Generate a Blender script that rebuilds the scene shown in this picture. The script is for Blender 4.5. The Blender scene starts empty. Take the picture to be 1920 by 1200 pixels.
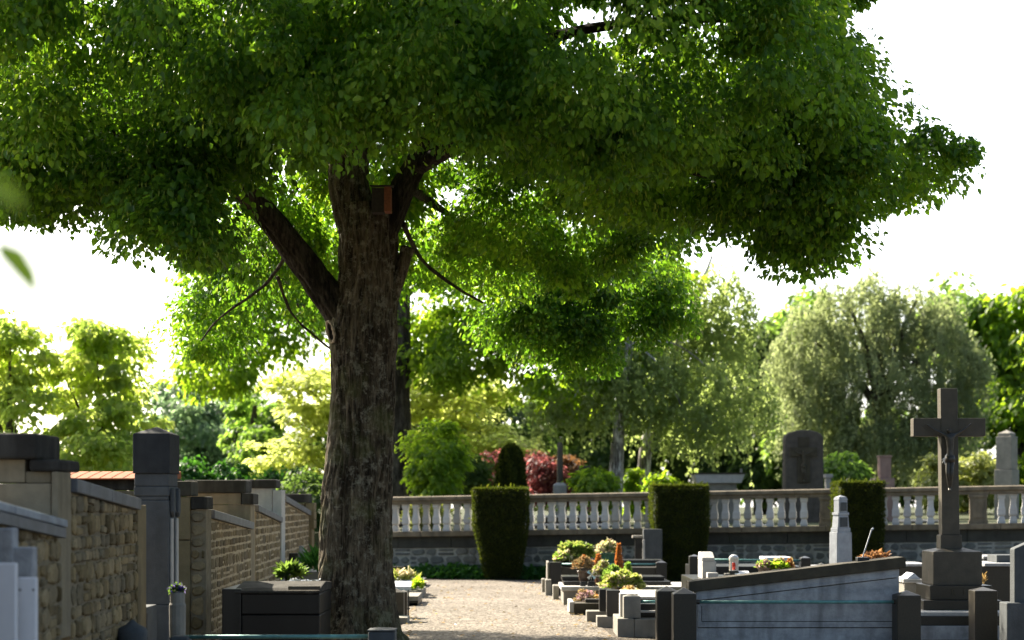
import bpy, bmesh, math, random
import numpy as np
from mathutils import Vector, Matrix, noise

R = math.radians
sc = bpy.context.scene
col = sc.collection

# ------------------------------------------------------------------ camera, sky, sun, exposure
F, HY, CH = 3200.0, 947.0, 1.6            # focal length in photo pixels, horizon row, eye height
cam = bpy.data.cameras.new('camera')
cam.sensor_width = 36.0
cam.lens = F / 1920 * 36.0
cam.shift_y = (HY - 600) / 1920
cam.clip_start, cam.clip_end = 0.1, 2000
cam.dof.use_dof = True
cam.dof.focus_distance = 19.0
cam.dof.aperture_fstop = 1.6
cam_o = bpy.data.objects.new('camera', cam)
cam_o.location = (0, 0, CH)
cam_o.rotation_euler = (R(90), 0, 0)
col.objects.link(cam_o)
sc.camera = cam_o

SUN_AZ, SUN_EL = -40.0, 36.0               # azimuth from +Y towards +X
world = bpy.data.worlds.new('World')
sc.world = world
world.use_nodes = True
wn = world.node_tree
sky = wn.nodes.new('ShaderNodeTexSky')
sky.sky_type = 'NISHITA'
sky.sun_disc = False
sky.sun_elevation = R(SUN_EL)
sky.sun_rotation = R(SUN_AZ)
sky.air_density = 1.0
sky.dust_density = 2.5
sky.ozone_density = 1.0
# thin bright cloud veil on the sun's half of the sky, clear blue behind the viewer
tcw = wn.nodes.new('ShaderNodeTexCoord')
dp = wn.nodes.new('ShaderNodeVectorMath'); dp.operation = 'DOT_PRODUCT'
dp.inputs[1].default_value = (-0.50, 0.86, 0.10)
wn.links.new(tcw.outputs['Generated'], dp.inputs[0])
mr = wn.nodes.new('ShaderNodeMapRange'); mr.interpolation_type = 'SMOOTHSTEP'
mr.inputs['From Min'].default_value = 0.12; mr.inputs['From Max'].default_value = 0.60
wn.links.new(dp.outputs['Value'], mr.inputs['Value'])
cn = wn.nodes.new('ShaderNodeTexNoise'); cn.inputs['Scale'].default_value = 1.6; cn.inputs['Detail'].default_value = 5
wn.links.new(tcw.outputs['Generated'], cn.inputs['Vector'])
cm = wn.nodes.new('ShaderNodeMapRange'); cm.inputs['From Min'].default_value = 0.3; cm.inputs['From Max'].default_value = 0.7
cm.inputs['To Min'].default_value = 0.85; cm.inputs['To Max'].default_value = 1.15
wn.links.new(cn.outputs['Fac'], cm.inputs['Value'])
ml = wn.nodes.new('ShaderNodeMath'); ml.operation = 'MULTIPLY'
wn.links.new(mr.outputs[0], ml.inputs[0]); wn.links.new(cm.outputs[0], ml.inputs[1])
veil = wn.nodes.new('ShaderNodeMix'); veil.data_type = 'RGBA'; veil.blend_type = 'ADD'
wn.links.new(ml.outputs[0], veil.inputs['Factor']); wn.links.new(sky.outputs[0], veil.inputs['A'])
veil.inputs['B'].default_value = (8.2, 8.15, 7.9, 1)
wn.links.new(veil.outputs['Result'], wn.nodes['Background'].inputs[0])
wn.nodes['Background'].inputs[1].default_value = 0.06
sl = bpy.data.lights.new('sun', 'SUN')
sl.energy = 5.0
sl.angle = R(0.55)
sl.color = (1.0, 0.90, 0.74)
sun_o = bpy.data.objects.new('sun', sl)
SD = Vector((math.sin(R(SUN_AZ)) * math.cos(R(SUN_EL)), math.cos(R(SUN_AZ)) * math.cos(R(SUN_EL)), math.sin(R(SUN_EL))))
sun_o.rotation_euler = SD.to_track_quat('Z', 'Y').to_euler()
sun_o.location = (-30, 30, 40)
col.objects.link(sun_o)
sc.view_settings.view_transform = 'Standard'
sc.view_settings.look = 'None'
sc.view_settings.exposure = 1.85
sc.view_settings.gamma = 1
sc.cycles.max_bounces = 7
sc.cycles.diffuse_bounces = 4
sc.cycles.transmission_bounces = 4
sc.cycles.glossy_bounces = 2
sc.cycles.sample_clamp_indirect = 6.0

# ------------------------------------------------------------------ helpers
def X(px, D): return (px - 960) * D / F
def Z(py, D): return CH - (py - HY) * D / F
def P(px, py, D): return Vector((X(px, D), D, Z(py, D)))

def tag(o, label=None, cat=None, group=None, kind=None):
    if cat and not kind: kind = 'thing'
    if label: o['label'] = label
    if cat: o['category'] = cat
    if group: o['group'] = group
    if kind: o['kind'] = kind
    return o

def thing(name, label, cat, loc=(0, 0, 0), group=None):
    o = bpy.data.objects.new(name, None)
    o.empty_display_size = 0.2
    o.location = loc
    col.objects.link(o)
    return tag(o, label, cat, group)

def wloc(o):
    v = Vector(o.location)
    while o.parent:
        o = o.parent
        v += Vector(o.location)
    return v

def copy_tree(o, parent=None):
    c = o.copy()
    col.objects.link(c)
    c.parent = parent
    for ch in list(o.children):
        copy_tree(ch, c)
    return c

class MB:
    """collects solids; build() links them as one mesh object"""
    def __init__(s):
        s.v, s.f, s.mi, s.rn = [], [], [], []
        s.M = None
    def add(s, vs, fs, mi=0, rn=0.5):
        b = len(s.v)
        for v in vs:
            v = Vector(v)
            if s.M is not None: v = s.M @ v
            s.v.append(v)
        for f in fs:
            s.f.append([b + i for i in f]); s.mi.append(mi); s.rn.append(rn)
        return s
    def box(s, x0, x1, y0, y1, z0, z1, mi=0, rn=0.5, top=None):
        if top is None: top = (x0, x1, y0, y1)
        a, b, c, d = top
        return s.add([(x0, y0, z0), (x1, y0, z0), (x1, y1, z0), (x0, y1, z0), (a, c, z1), (b, c, z1), (b, d, z1), (a, d, z1)],
                     [(3, 2, 1, 0), (4, 5, 6, 7), (0, 1, 5, 4), (1, 2, 6, 5), (2, 3, 7, 6), (3, 0, 4, 7)], mi, rn)
    def hip(s, x0, x1, y0, y1, z0, z1, h, mi=0, rn=0.5):   # post with a pyramid top
        return s.add([(x0, y0, z0), (x1, y0, z0), (x1, y1, z0), (x0, y1, z0), (x0, y0, z1), (x1, y0, z1), (x1, y1, z1), (x0, y1, z1),
                      ((x0 + x1) / 2, (y0 + y1) / 2, z1 + h)],
                     [(3, 2, 1, 0), (0, 1, 5, 4), (1, 2, 6, 5), (2, 3, 7, 6), (3, 0, 4, 7), (4, 5, 8), (5, 6, 8), (6, 7, 8), (7, 4, 8)], mi, rn)
    def prism(s, prof, y0, y1, mi=0, rn=0.5):               # prof: (x, z) counter-clockwise seen from -Y
        n = len(prof)
        vs = [(x, y0, z) for x, z in prof] + [(x, y1, z) for x, z in prof]
        fs = [tuple(range(n)), tuple(range(2 * n - 1, n - 1, -1))]
        fs += [((i + 1) % n, i, n + i, n + (i + 1) % n) for i in range(n)]
        return s.add(vs, fs, mi, rn)
    def prismx(s, prof, x0, x1, mi=0, rn=0.5):              # prof: (y, z), extruded along X
        n = len(prof)
        vs = [(x0, y, z) for y, z in prof] + [(x1, y, z) for y, z in prof]
        fs = [tuple(range(n - 1, -1, -1)), tuple(range(n, 2 * n))]
        fs += [(i, (i + 1) % n, n + (i + 1) % n, n + i) for i in range(n)]
        return s.add(vs, fs, mi, rn)
    def lathe(s, prof, seg=20, c=(0, 0, 0), mi=0, sq=False, rn=0.5, sy=1.0):
        if sq: seg = 4
        ph = math.pi / 4 if sq else 0
        k = math.sqrt(2) if sq else 1
        vs, fs = [], []
        for r, z in prof:
            for i in range(seg):
                a = ph + 2 * math.pi * i / seg
                vs.append((c[0] + k * r * math.cos(a), c[1] + sy * k * r * math.sin(a), c[2] + z))
        for j in range(len(prof) - 1):
            for i in range(seg):
                i2 = (i + 1) % seg
                fs.append((j * seg + i, j * seg + i2, (j + 1) * seg + i2, (j + 1) * seg + i))
        fs.append(tuple(range(seg - 1, -1, -1)))
        m = len(prof) - 1
        fs.append(tuple(m * seg + i for i in range(seg)))
        return s.add(vs, fs, mi, rn)
    def tube(s, pts, rad, seg=8, mi=0, rn=0.5):
        pts = [Vector(p) for p in pts]
        if not hasattr(rad, '__len__'): rad = [rad] * len(pts)
        vs, fs = [], []
        up = Vector((0.31, 0.52, 0.79))
        for j, p in enumerate(pts):
            t = (pts[min(j + 1, len(pts) - 1)] - pts[max(j - 1, 0)]).normalized()
            a = t.cross(up).normalized(); b = t.cross(a)
            for i in range(seg):
                th = 2 * math.pi * i / seg
                vs.append(p + rad[j] * (math.cos(th) * a + math.sin(th) * b))
        for j in range(len(pts) - 1):
            for i in range(seg):
                i2 = (i + 1) % seg
                fs.append((j * seg + i, j * seg + i2, (j + 1) * seg + i2, (j + 1) * seg + i))
        fs.append(tuple(range(seg - 1, -1, -1)))
        m = (len(pts) - 1) * seg
        fs.append(tuple(m + i for i in range(seg)))
        return s.add(vs, fs, mi, rn)
    def build(s, name, mats, parent=None, loc=None, bevel=0.0, smooth=False, seg=2):
        if not isinstance(mats, (list, tuple)): mats = [mats]
        base = Vector(loc) if loc is not None else (wloc(parent) if parent else Vector((0, 0, 0)))
        me = bpy.data.meshes.new(name)
        me.from_pydata([tuple(v - base) for v in s.v], [], s.f)
        for m in mats: me.materials.append(m)
        me.polygons.foreach_set('material_index', s.mi)
        at = me.attributes.new('rnd', 'FLOAT', 'FACE')
        at.data.foreach_set('value', s.rn)
        bm = bmesh.new(); bm.from_mesh(me)
        bmesh.ops.recalc_face_normals(bm, faces=bm.faces)
        if bevel > 0:
            es = [e for e in bm.edges if len(e.link_faces) == 2 and e.calc_face_angle(0) > R(25)]
            bmesh.ops.bevel(bm, geom=es, offset=bevel, segments=seg, affect='EDGES', clamp_overlap=True, profile=0.5)
        bm.to_mesh(me); bm.free()
        if smooth:
            me.polygons.foreach_set('use_smooth', [True] * len(me.polygons))
        o = bpy.data.objects.new(name, me)
        col.objects.link(o)
        if parent: o.parent = parent
        else: o.location = base
        if parent and loc is not None: o.location = base - wloc(parent)
        return o

# ------------------------------------------------------------------ materials
def newmat(name):
    m = bpy.data.materials.new(name)
    m.use_nodes = True
    nt = m.node_tree
    return m, nt, nt.nodes['Principled BSDF']

def ramp(nt, stops):
    n = nt.nodes.new('ShaderNodeValToRGB')
    e = n.color_ramp.elements
    while len(e) < len(stops): e.new(0.5)
    for i, (p, c) in enumerate(stops):
        e[i].position = p; e[i].color = (*c, 1)
    return n

def mul(c, k): return tuple(min(1, x * k) for x in c)

def stone(name, base, var=0.35, scale=6.0, rough=0.85, bump=0.25, streak=0.35, stain=(0.05, 0.05, 0.04), rnd=None, spec=0.3, fine=60):
    """weathered stone: two noise layers, rain streaks, grain bump; rnd = list of colours picked per stone"""
    m, nt, b = newmat(name)
    N, L = nt.nodes, nt.links
    tc = N.new('ShaderNodeTexCoord')
    n1 = N.new('ShaderNodeTexNoise'); n1.inputs['Scale'].default_value = scale; n1.inputs['Detail'].default_value = 8; n1.inputs['Roughness'].default_value = 0.65
    L.new(tc.outputs['Object'], n1.inputs['Vector'])
    if rnd:
        at = N.new('ShaderNodeAttribute'); at.attribute_name = 'rnd'
        r0 = ramp(nt, [(i / (len(rnd) - 1), c) for i, c in enumerate(rnd)])
        L.new(at.outputs['Fac'], r0.inputs['Fac'])
        basec = r0.outputs['Color']
    else:
        r0 = N.new('ShaderNodeRGB'); r0.outputs[0].default_value = (*base, 1); basec = r0.outputs[0]
    r1 = ramp(nt, [(0.3, (1 - var,) * 3), (0.7, (1 + 0.0,) * 3)])
    L.new(n1.outputs['Fac'], r1.inputs['Fac'])
    mx = N.new('ShaderNodeMix'); mx.data_type = 'RGBA'; mx.blend_type = 'MULTIPLY'; mx.inputs['Factor'].default_value = 1
    L.new(basec, mx.inputs['A']); L.new(r1.outputs['Color'], mx.inputs['B'])
    mp = N.new('ShaderNodeMapping'); mp.inputs['Scale'].default_value = (7, 7, 0.9)
    L.new(tc.outputs['Object'], mp.inputs['Vector'])
    n2 = N.new('ShaderNodeTexNoise'); n2.inputs['Scale'].default_value = 1.0; n2.inputs['Detail'].default_value = 6
    L.new(mp.outputs['Vector'], n2.inputs['Vector'])
    r2 = ramp(nt, [(0.48, (0, 0, 0)), (0.75, (streak,) * 3)])
    L.new(n2.outputs['Fac'], r2.inputs['Fac'])
    m2 = N.new('ShaderNodeMix'); m2.data_type = 'RGBA'
    L.new(r2.outputs['Color'], m2.inputs['Factor']); L.new(mx.outputs['Result'], m2.inputs['A']); m2.inputs['B'].default_value = (*stain, 1)
    L.new(m2.outputs['Result'], b.inputs['Base Color'])
    b.inputs['Roughness'].default_value = rough
    b.inputs['Specular IOR Level'].default_value = spec
    n3 = N.new('ShaderNodeTexNoise'); n3.inputs['Scale'].default_value = fine; n3.inputs['Detail'].default_value = 5
    L.new(tc.outputs['Object'], n3.inputs['Vector'])
    ad = N.new('ShaderNodeMath'); ad.operation = 'MULTIPLY_ADD'; ad.inputs[1].default_value = 0.5
    L.new(n3.outputs['Fac'], ad.inputs[0]); L.new(n1.outputs['Fac'], ad.inputs[2])
    bp = N.new('ShaderNodeBump'); bp.inputs['Strength'].default_value = bump; bp.inputs['Distance'].default_value = 0.02
    L.new(ad.outputs[0], bp.inputs['Height']); L.new(bp.outputs['Normal'], b.inputs['Normal'])
    return m

def leafmat(name, stops, trans=0.45, tk=(1.5, 1.6, 0.8), rough=0.45, spec=0.35):
    """stops: colours picked per leaf; light passes through the blade"""
    m, nt, b = newmat(name)
    N, L = nt.nodes, nt.links
    at = N.new('ShaderNodeAttribute'); at.attribute_name = 'rnd'
    r = ramp(nt, [(i / max(1, len(stops) - 1), c) for i, c in enumerate(stops)])
    L.new(at.outputs['Fac'], r.inputs['Fac'])
    L.new(r.outputs['Color'], b.inputs['Base Color'])
    b.inputs['Roughness'].default_value = rough
    b.inputs['Specular IOR Level'].default_value = spec
    t = N.new('ShaderNodeBsdfTranslucent')
    k = N.new('ShaderNodeMix'); k.data_type = 'RGBA'; k.blend_type = 'MULTIPLY'; k.inputs['Factor'].default_value = 1
    L.new(r.outputs['Color'], k.inputs['A']); k.inputs['B'].default_value = (*tk, 1)
    L.new(k.outputs['Result'], t.inputs['Color'])
    s = N.new('ShaderNodeMixShader'); s.inputs['Fac'].default_value = trans
    L.new(b.outputs[0], s.inputs[1]); L.new(t.outputs[0], s.inputs[2])
    L.new(s.outputs[0], N['Material Output'].inputs['Surface'])
    return m

def plain(name, c, rough=0.5, metal=0.0, spec=0.5, var=0.15, scale=20, bump=0.0):
    m, nt, b = newmat(name)
    N, L = nt.nodes, nt.links
    tc = N.new('ShaderNodeTexCoord')
    n = N.new('ShaderNodeTexNoise'); n.inputs['Scale'].default_value = scale; n.inputs['Detail'].default_value = 5
    L.new(tc.outputs['Object'], n.inputs['Vector'])
    r = ramp(nt, [(0.3, mul(c, 1 - var)), (0.7, mul(c, 1 + var))])
    L.new(n.outputs['Fac'], r.inputs['Fac']); L.new(r.outputs['Color'], b.inputs['Base Color'])
    b.inputs['Roughness'].default_value = rough; b.inputs['Metallic'].default_value = metal; b.inputs['Specular IOR Level'].default_value = spec
    if bump:
        bp = N.new('ShaderNodeBump'); bp.inputs['Strength'].default_value = bump; bp.inputs['Distance'].default_value = 0.01
        L.new(n.outputs['Fac'], bp.inputs['Height']); L.new(bp.outputs['Normal'], b.inputs['Normal'])
    return m

def gravel(name, cols, scale=60, big=0.5, bump=0.9):
    m, nt, b = newmat(name)
    N, L = nt.nodes, nt.links
    tc = N.new('ShaderNodeTexCoord')
    v = N.new('ShaderNodeTexVoronoi'); v.inputs['Scale'].default_value = scale
    L.new(tc.outputs['Object'], v.inputs['Vector'])
    sp = N.new('ShaderNodeSeparateColor'); L.new(v.outputs['Color'], sp.inputs[0])
    r = ramp(nt, [(i / (len(cols) - 1), c) for i, c in enumerate(cols)]); L.new(sp.outputs[0], r.inputs['Fac'])
    n = N.new('ShaderNodeTexNoise'); n.inputs['Scale'].default_value = big; n.inputs['Detail'].default_value = 8; n.inputs['Roughness'].default_value = 0.7
    L.new(tc.outputs['Object'], n.inputs['Vector'])
    r2 = ramp(nt, [(0.32, (0.62, 0.62, 0.60)), (0.62, (1, 1, 1))]); L.new(n.outputs['Fac'], r2.inputs['Fac'])
    k = N.new('ShaderNodeMix'); k.data_type = 'RGBA'; k.blend_type = 'MULTIPLY'; k.inputs['Factor'].default_value = 1
    L.new(r.outputs['Color'], k.inputs['A']); L.new(r2.outputs['Color'], k.inputs['B'])
    L.new(k.outputs['Result'], b.inputs['Base Color'])
    b.inputs['Roughness'].default_value = 0.95; b.inputs['Specular IOR Level'].default_value = 0.2
    n4 = N.new('ShaderNodeTexNoise'); n4.inputs['Scale'].default_value = 7; n4.inputs['Detail'].default_value = 4
    L.new(tc.outputs['Object'], n4.inputs['Vector'])
    ad = N.new('ShaderNodeMath'); ad.operation = 'MULTIPLY_ADD'; ad.inputs[1].default_value = 1.6
    L.new(n4.outputs['Fac'], ad.inputs[0]); L.new(v.outputs['Distance'], ad.inputs[2])
    bp = N.new('ShaderNodeBump'); bp.inputs['Strength'].default_value = bump; bp.inputs['Distance'].default_value = 0.02; bp.invert = True
    L.new(ad.outputs[0], bp.inputs['Height']); L.new(bp.outputs['Normal'], b.inputs['Normal'])
    return m

def barkmat(name, dark, mid, pale, sc_=1.0, moss=0.0, patch=0.62):
    m, nt, b = newmat(name)
    N, L = nt.nodes, nt.links
    tc = N.new('ShaderNodeTexCoord')
    mp = N.new('ShaderNodeMapping'); mp.inputs['Scale'].default_value = (26 * sc_, 26 * sc_, 3.2 * sc_)
    L.new(tc.outputs['Object'], mp.inputs['Vector'])
    n1 = N.new('ShaderNodeTexNoise'); n1.inputs['Scale'].default_value = 1.0; n1.inputs['Detail'].default_value = 9; n1.inputs['Roughness'].default_value = 0.7
    L.new(mp.outputs['Vector'], n1.inputs['Vector'])
    mp2 = N.new('ShaderNodeMapping'); mp2.inputs['Scale'].default_value = (3 * sc_, 3 * sc_, 0.7 * sc_)
    L.new(tc.outputs['Object'], mp2.inputs['Vector'])
    n2 = N.new('ShaderNodeTexNoise'); n2.inputs['Scale'].default_value = 1.3; n2.inputs['Detail'].default_value = 6; n2.inputs['Roughness'].default_value = 0.75
    L.new(mp2.outputs['Vector'], n2.inputs['Vector'])
    r1 = ramp(nt, [(0.38, dark), (0.52, mid), (0.68, mul(mid, 1.6))]); L.new(n1.outputs['Fac'], r1.inputs['Fac'])
    r2 = ramp(nt, [(0.42, (0.30, 0.28, 0.25)), (0.54, (1, 1, 1))]); L.new(n2.outputs['Fac'], r2.inputs['Fac'])
    k = N.new('ShaderNodeMix'); k.data_type = 'RGBA'; k.blend_type = 'MULTIPLY'; k.inputs['Factor'].default_value = 1
    L.new(r1.outputs['Color'], k.inputs['A']); L.new(r2.outputs['Color'], k.inputs['B'])
    n3 = N.new('ShaderNodeTexNoise'); n3.inputs['Scale'].default_value = 9; n3.inputs['Detail'].default_value = 10; n3.inputs['Roughness'].default_value = 0.8
    L.new(tc.outputs['Object'], n3.inputs['Vector'])
    r3 = ramp(nt, [(patch - 0.04, (0, 0, 0)), (patch + 0.05, (0.8, 0.8, 0.8))]); L.new(n3.outputs['Fac'], r3.inputs['Fac'])
    k2 = N.new('ShaderNodeMix'); k2.data_type = 'RGBA'
    L.new(r3.outputs['Color'], k2.inputs['Factor']); L.new(k.outputs['Result'], k2.inputs['A']); k2.inputs['B'].default_value = (*pale, 1)
    outc = k2.outputs['Result']
    if moss:
        n4 = N.new('ShaderNodeTexNoise'); n4.inputs['Scale'].default_value = 2.2; n4.inputs['Detail'].default_value = 8
        L.new(tc.outputs['Object'], n4.inputs['Vector'])
        r4 = ramp(nt, [(0.52, (0, 0, 0)), (0.66, (moss, moss, moss))]); L.new(n4.outputs['Fac'], r4.inputs['Fac'])
        k3 = N.new('ShaderNodeMix'); k3.data_type = 'RGBA'
        L.new(r4.outputs['Color'], k3.inputs['Factor']); L.new(outc, k3.inputs['A']); k3.inputs['B'].default_value = (0.09, 0.10, 0.025, 1)
        outc = k3.outputs['Result']
    L.new(outc, b.inputs['Base Color'])
    b.inputs['Roughness'].default_value = 0.92; b.inputs['Specular IOR Level'].default_value = 0.2
    bp = N.new('ShaderNodeBump'); bp.inputs['Strength'].default_value = 0.9; bp.inputs['Distance'].default_value = 0.03
    L.new(n1.outputs['Fac'], bp.inputs['Height']); L.new(bp.outputs['Normal'], b.inputs['Normal'])
    return m

M = {}
M['path'] = gravel('path gravel', [(0.075, 0.061, 0.047), (0.185, 0.157, 0.124), (0.245, 0.21, 0.17), (0.38, 0.335, 0.28)], 30, 0.55)
M['ground'] = gravel('ground gravel', [(0.06, 0.05, 0.038), (0.12, 0.10, 0.075), (0.17, 0.14, 0.105)], 40, 0.4)
M['soil'] = gravel('terrace soil', [(0.04, 0.05, 0.02), (0.06, 0.08, 0.03), (0.10, 0.09, 0.05)], 20, 0.3)
M['rubble'] = stone('rubble stone', None, 0.45, 9, 0.95, 0.7, 0.45, (0.045, 0.04, 0.03), [(0.14, 0.10, 0.045), (0.30, 0.215, 0.10), (0.43, 0.315, 0.155), (0.22, 0.175, 0.105), (0.50, 0.375, 0.20)], fine=45)
M['mortar'] = stone('lime mortar', (0.30, 0.24, 0.15), 0.4, 8, 0.95, 0.6, 0.5)
M['mortar_pale'] = stone('pale lime mortar', (0.56, 0.45, 0.29), 0.35, 8, 0.95, 0.6, 0.45, (0.16, 0.13, 0.09))
M['rubble_dark'] = stone('dark tan rubble stone', None, 0.45, 9, 0.95, 0.7, 0.4, (0.045, 0.04, 0.03), [(0.13, 0.09, 0.04), (0.25, 0.18, 0.085), (0.33, 0.24, 0.12), (0.18, 0.14, 0.08), (0.40, 0.30, 0.16)])
M['rubble_grey'] = stone('grey rubble stone', None, 0.4, 9, 0.95, 0.7, 0.4, (0.05, 0.055, 0.05), [(0.12, 0.135, 0.13), (0.19, 0.205, 0.195), (0.15, 0.165, 0.165), (0.25, 0.25, 0.225), (0.11, 0.12, 0.115)])
M['mortar_grey'] = stone('pale mortar', (0.42, 0.43, 0.40), 0.45, 5, 0.95, 0.6, 0.5)
M['slate'] = stone('slate coping', (0.18, 0.182, 0.185), 0.4, 5, 0.6, 0.25, 0.4, (0.06, 0.06, 0.055), spec=0.4)
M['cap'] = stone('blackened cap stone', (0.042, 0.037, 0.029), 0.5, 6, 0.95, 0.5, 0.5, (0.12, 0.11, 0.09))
M['ashlar'] = stone('dressed ashlar', (0.33, 0.265, 0.165), 0.4, 4, 0.9, 0.3, 0.55, (0.10, 0.085, 0.06))
M['ochre'] = stone('ochre sandstone', (0.27, 0.205, 0.105), 0.4, 4, 0.9, 0.3, 0.55, (0.09, 0.07, 0.04))
M['rail'] = stone('balustrade sandstone', (0.25, 0.205, 0.14), 0.45, 5, 0.9, 0.3, 0.6, (0.06, 0.06, 0.05))
M['baluster'] = stone('whitewashed baluster', (0.66, 0.66, 0.66), 0.18, 10, 0.8, 0.2, 0.2, (0.35, 0.34, 0.32))
nt_ = M['baluster'].node_tree                                 # each baluster weathers a little differently
oi_ = nt_.nodes.new('ShaderNodeObjectInfo'); rb_ = ramp(nt_, [(0, (0.40, 0.385, 0.35)), (0.5, (0.58, 0.575, 0.56)), (1, (0.70, 0.70, 0.69))])
nt_.links.new(oi_.outputs['Random'], rb_.inputs['Fac'])
for l_ in list(nt_.links):
    if l_.from_node.type == 'RGB': nt_.links.new(rb_.outputs['Color'], l_.to_socket)
M['band'] = stone('dark render and shade lines', (0.075, 0.075, 0.065), 0.5, 4, 0.95, 0.4, 0.6, (0.03, 0.035, 0.03))  # dark wall band; also colours the painted shade lines on the concrete tomb
M['bluestone'] = stone('blue stone', (0.090, 0.098, 0.101), 0.4, 5, 0.8, 0.35, 0.5, (0.04, 0.042, 0.04))
M['greystone'] = stone('grey stone', (0.30, 0.28, 0.235), 0.35, 6, 0.85, 0.3, 0.4, (0.09, 0.09, 0.08))
M['palestone'] = stone('pale limestone', (0.50, 0.48, 0.44), 0.25, 7, 0.85, 0.25, 0.35, (0.26, 0.25, 0.22))
M['concrete'] = stone('weathered concrete', (0.46, 0.465, 0.47), 0.5, 7, 0.9, 0.5, 0.7, (0.15, 0.15, 0.145))
M['brownstone'] = stone('brown stone', (0.095, 0.080, 0.056), 0.4, 6, 0.6, 0.3, 0.4, (0.045, 0.04, 0.03))
M['oldslab'] = stone('mossy slab edge', (0.085, 0.072, 0.048), 0.45, 7, 0.9, 0.4, 0.5, (0.035, 0.035, 0.025))
M['granite'] = stone('polished black granite', (0.016, 0.015, 0.014), 0.3, 60, 0.3, 0.02, 0.15, (0.04, 0.04, 0.035), spec=0.35)
M['granite_brown'] = stone('dark brown granite', (0.050, 0.042, 0.029), 0.4, 50, 0.4, 0.05, 0.25, (0.03, 0.025, 0.02))
M['pink'] = stone('pink sandstone', (0.33, 0.22, 0.185), 0.3, 6, 0.9, 0.3, 0.4, (0.14, 0.1, 0.08))
M['white'] = stone('white marble', (0.72, 0.73, 0.76), 0.1, 5, 0.5, 0.05, 0.12, (0.5, 0.5, 0.52))
M['verdigris'] = plain('verdigris metal rail', (0.11, 0.27, 0.25), 0.5, 0.3, var=0.3, scale=14)
M['bronze'] = plain('dark bronze', (0.055, 0.050, 0.042), 0.45, 0.6, var=0.35, scale=25)
M['zinc'] = plain('painted zinc', (0.20, 0.235, 0.285), 0.5, 0.2, var=0.3, scale=6)
M['tile'] = stone('orange roof tile', (0.40, 0.125, 0.045), 0.4, 9, 0.9, 0.3, 0.4, (0.16, 0.07, 0.04))
M['greenpot'] = plain('green plastic', (0.02, 0.10, 0.065), 0.35)
M['terracotta'] = plain('terracotta', (0.28, 0.115, 0.06), 0.8, var=0.25)
M['brownpot'] = plain('brown glazed pot', (0.09, 0.055, 0.035), 0.4)
M['whitepot'] = plain('white pot', (0.62, 0.58, 0.50), 0.5)
M['basket'] = plain('wicker', (0.22, 0.15, 0.10), 0.8, var=0.4, scale=50, bump=0.5)
M['dark'] = plain('dark metal', (0.022, 0.024, 0.026), 0.5, 0.3)
M['redglass'] = plain('red glass', (0.55, 0.03, 0.015), 0.15)
M['glass'] = plain('frosted glass', (0.55, 0.57, 0.55), 0.3)
M['redwood'] = plain('red stained wood', (0.22, 0.07, 0.028), 0.75, var=0.3, scale=30)
M['darkwood'] = plain('dark wood', (0.030, 0.022, 0.016), 0.85, var=0.3, scale=30)
M['steel'] = plain('galvanised steel', (0.30, 0.31, 0.32), 0.4, 0.7)
M['plasticblue'] = plain('pale blue foil', (0.40, 0.62, 0.72), 0.25)
M['cut'] = plain('pale cut wood', (0.40, 0.31, 0.21), 0.85, var=0.3, scale=30)
M['bark'] = barkmat('linden bark', (0.022, 0.016, 0.009), (0.120, 0.094, 0.060), (0.26, 0.235, 0.17), 1.25, 0.4, 0.555)
M['bark_limb_shaded'] = barkmat('upper linden bark in shaded tone', (0.014, 0.011, 0.007), (0.055, 0.045, 0.031), (0.14, 0.125, 0.09), 1.2, 0.2, 0.64)  # darker bark copy: the limbs' shade and wet are put into the colour
M['bark_far'] = barkmat('rough bark', (0.03, 0.025, 0.02), (0.10, 0.082, 0.06), (0.16, 0.15, 0.11), 1.0)
M['birch'] = barkmat('birch bark', (0.12, 0.11, 0.10), (0.66, 0.63, 0.57), (0.06, 0.05, 0.04), 0.8, 0, 0.58)

G = lambda *a: a
M['l_main'] = leafmat('linden leaves', [(0.020, 0.062, 0.011), (0.046, 0.125, 0.018), (0.095, 0.212, 0.031), (0.180, 0.310, 0.054)], 0.52, (3.4, 2.7, 0.8), 0.40, 0.35)
M['l_bract'] = leafmat('linden bracts', [(0.22, 0.30, 0.05), (0.32, 0.40, 0.09)], 0.5, (1.6, 1.6, 0.9), 0.55, 0.2)
M['l_second'] = leafmat('second linden leaves', [(0.05, 0.10, 0.015), (0.072, 0.13, 0.02), (0.10, 0.165, 0.028), (0.14, 0.20, 0.045)], 0.64, (4.6, 4.0, 1.2), 0.5, 0.25)
M['l_pale'] = leafmat('pale maple leaves', [(0.075, 0.125, 0.03), (0.105, 0.16, 0.045), (0.14, 0.19, 0.065), (0.175, 0.215, 0.09)], 0.66, (5.6, 4.8, 2.8), 0.5, 0.3)
M['l_gold'] = leafmat('golden leaves', [(0.15, 0.17, 0.045), (0.20, 0.22, 0.075), (0.25, 0.26, 0.12)], 0.65, (4.2, 4.2, 3.3), 0.5, 0.25)
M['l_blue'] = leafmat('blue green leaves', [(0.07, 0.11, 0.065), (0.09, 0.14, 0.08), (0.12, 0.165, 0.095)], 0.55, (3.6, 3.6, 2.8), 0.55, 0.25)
M['l_green'] = leafmat('broad green leaves', [(0.045, 0.085, 0.02), (0.065, 0.115, 0.03), (0.09, 0.145, 0.04), (0.12, 0.18, 0.055)], 0.58, (4.4, 4.2, 2.0), 0.55, 0.25)
M['l_dark'] = leafmat('dark green leaves', [(0.035, 0.065, 0.02), (0.05, 0.085, 0.027), (0.07, 0.11, 0.035)], 0.52, (3.8, 3.6, 1.8), 0.55, 0.2)
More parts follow.
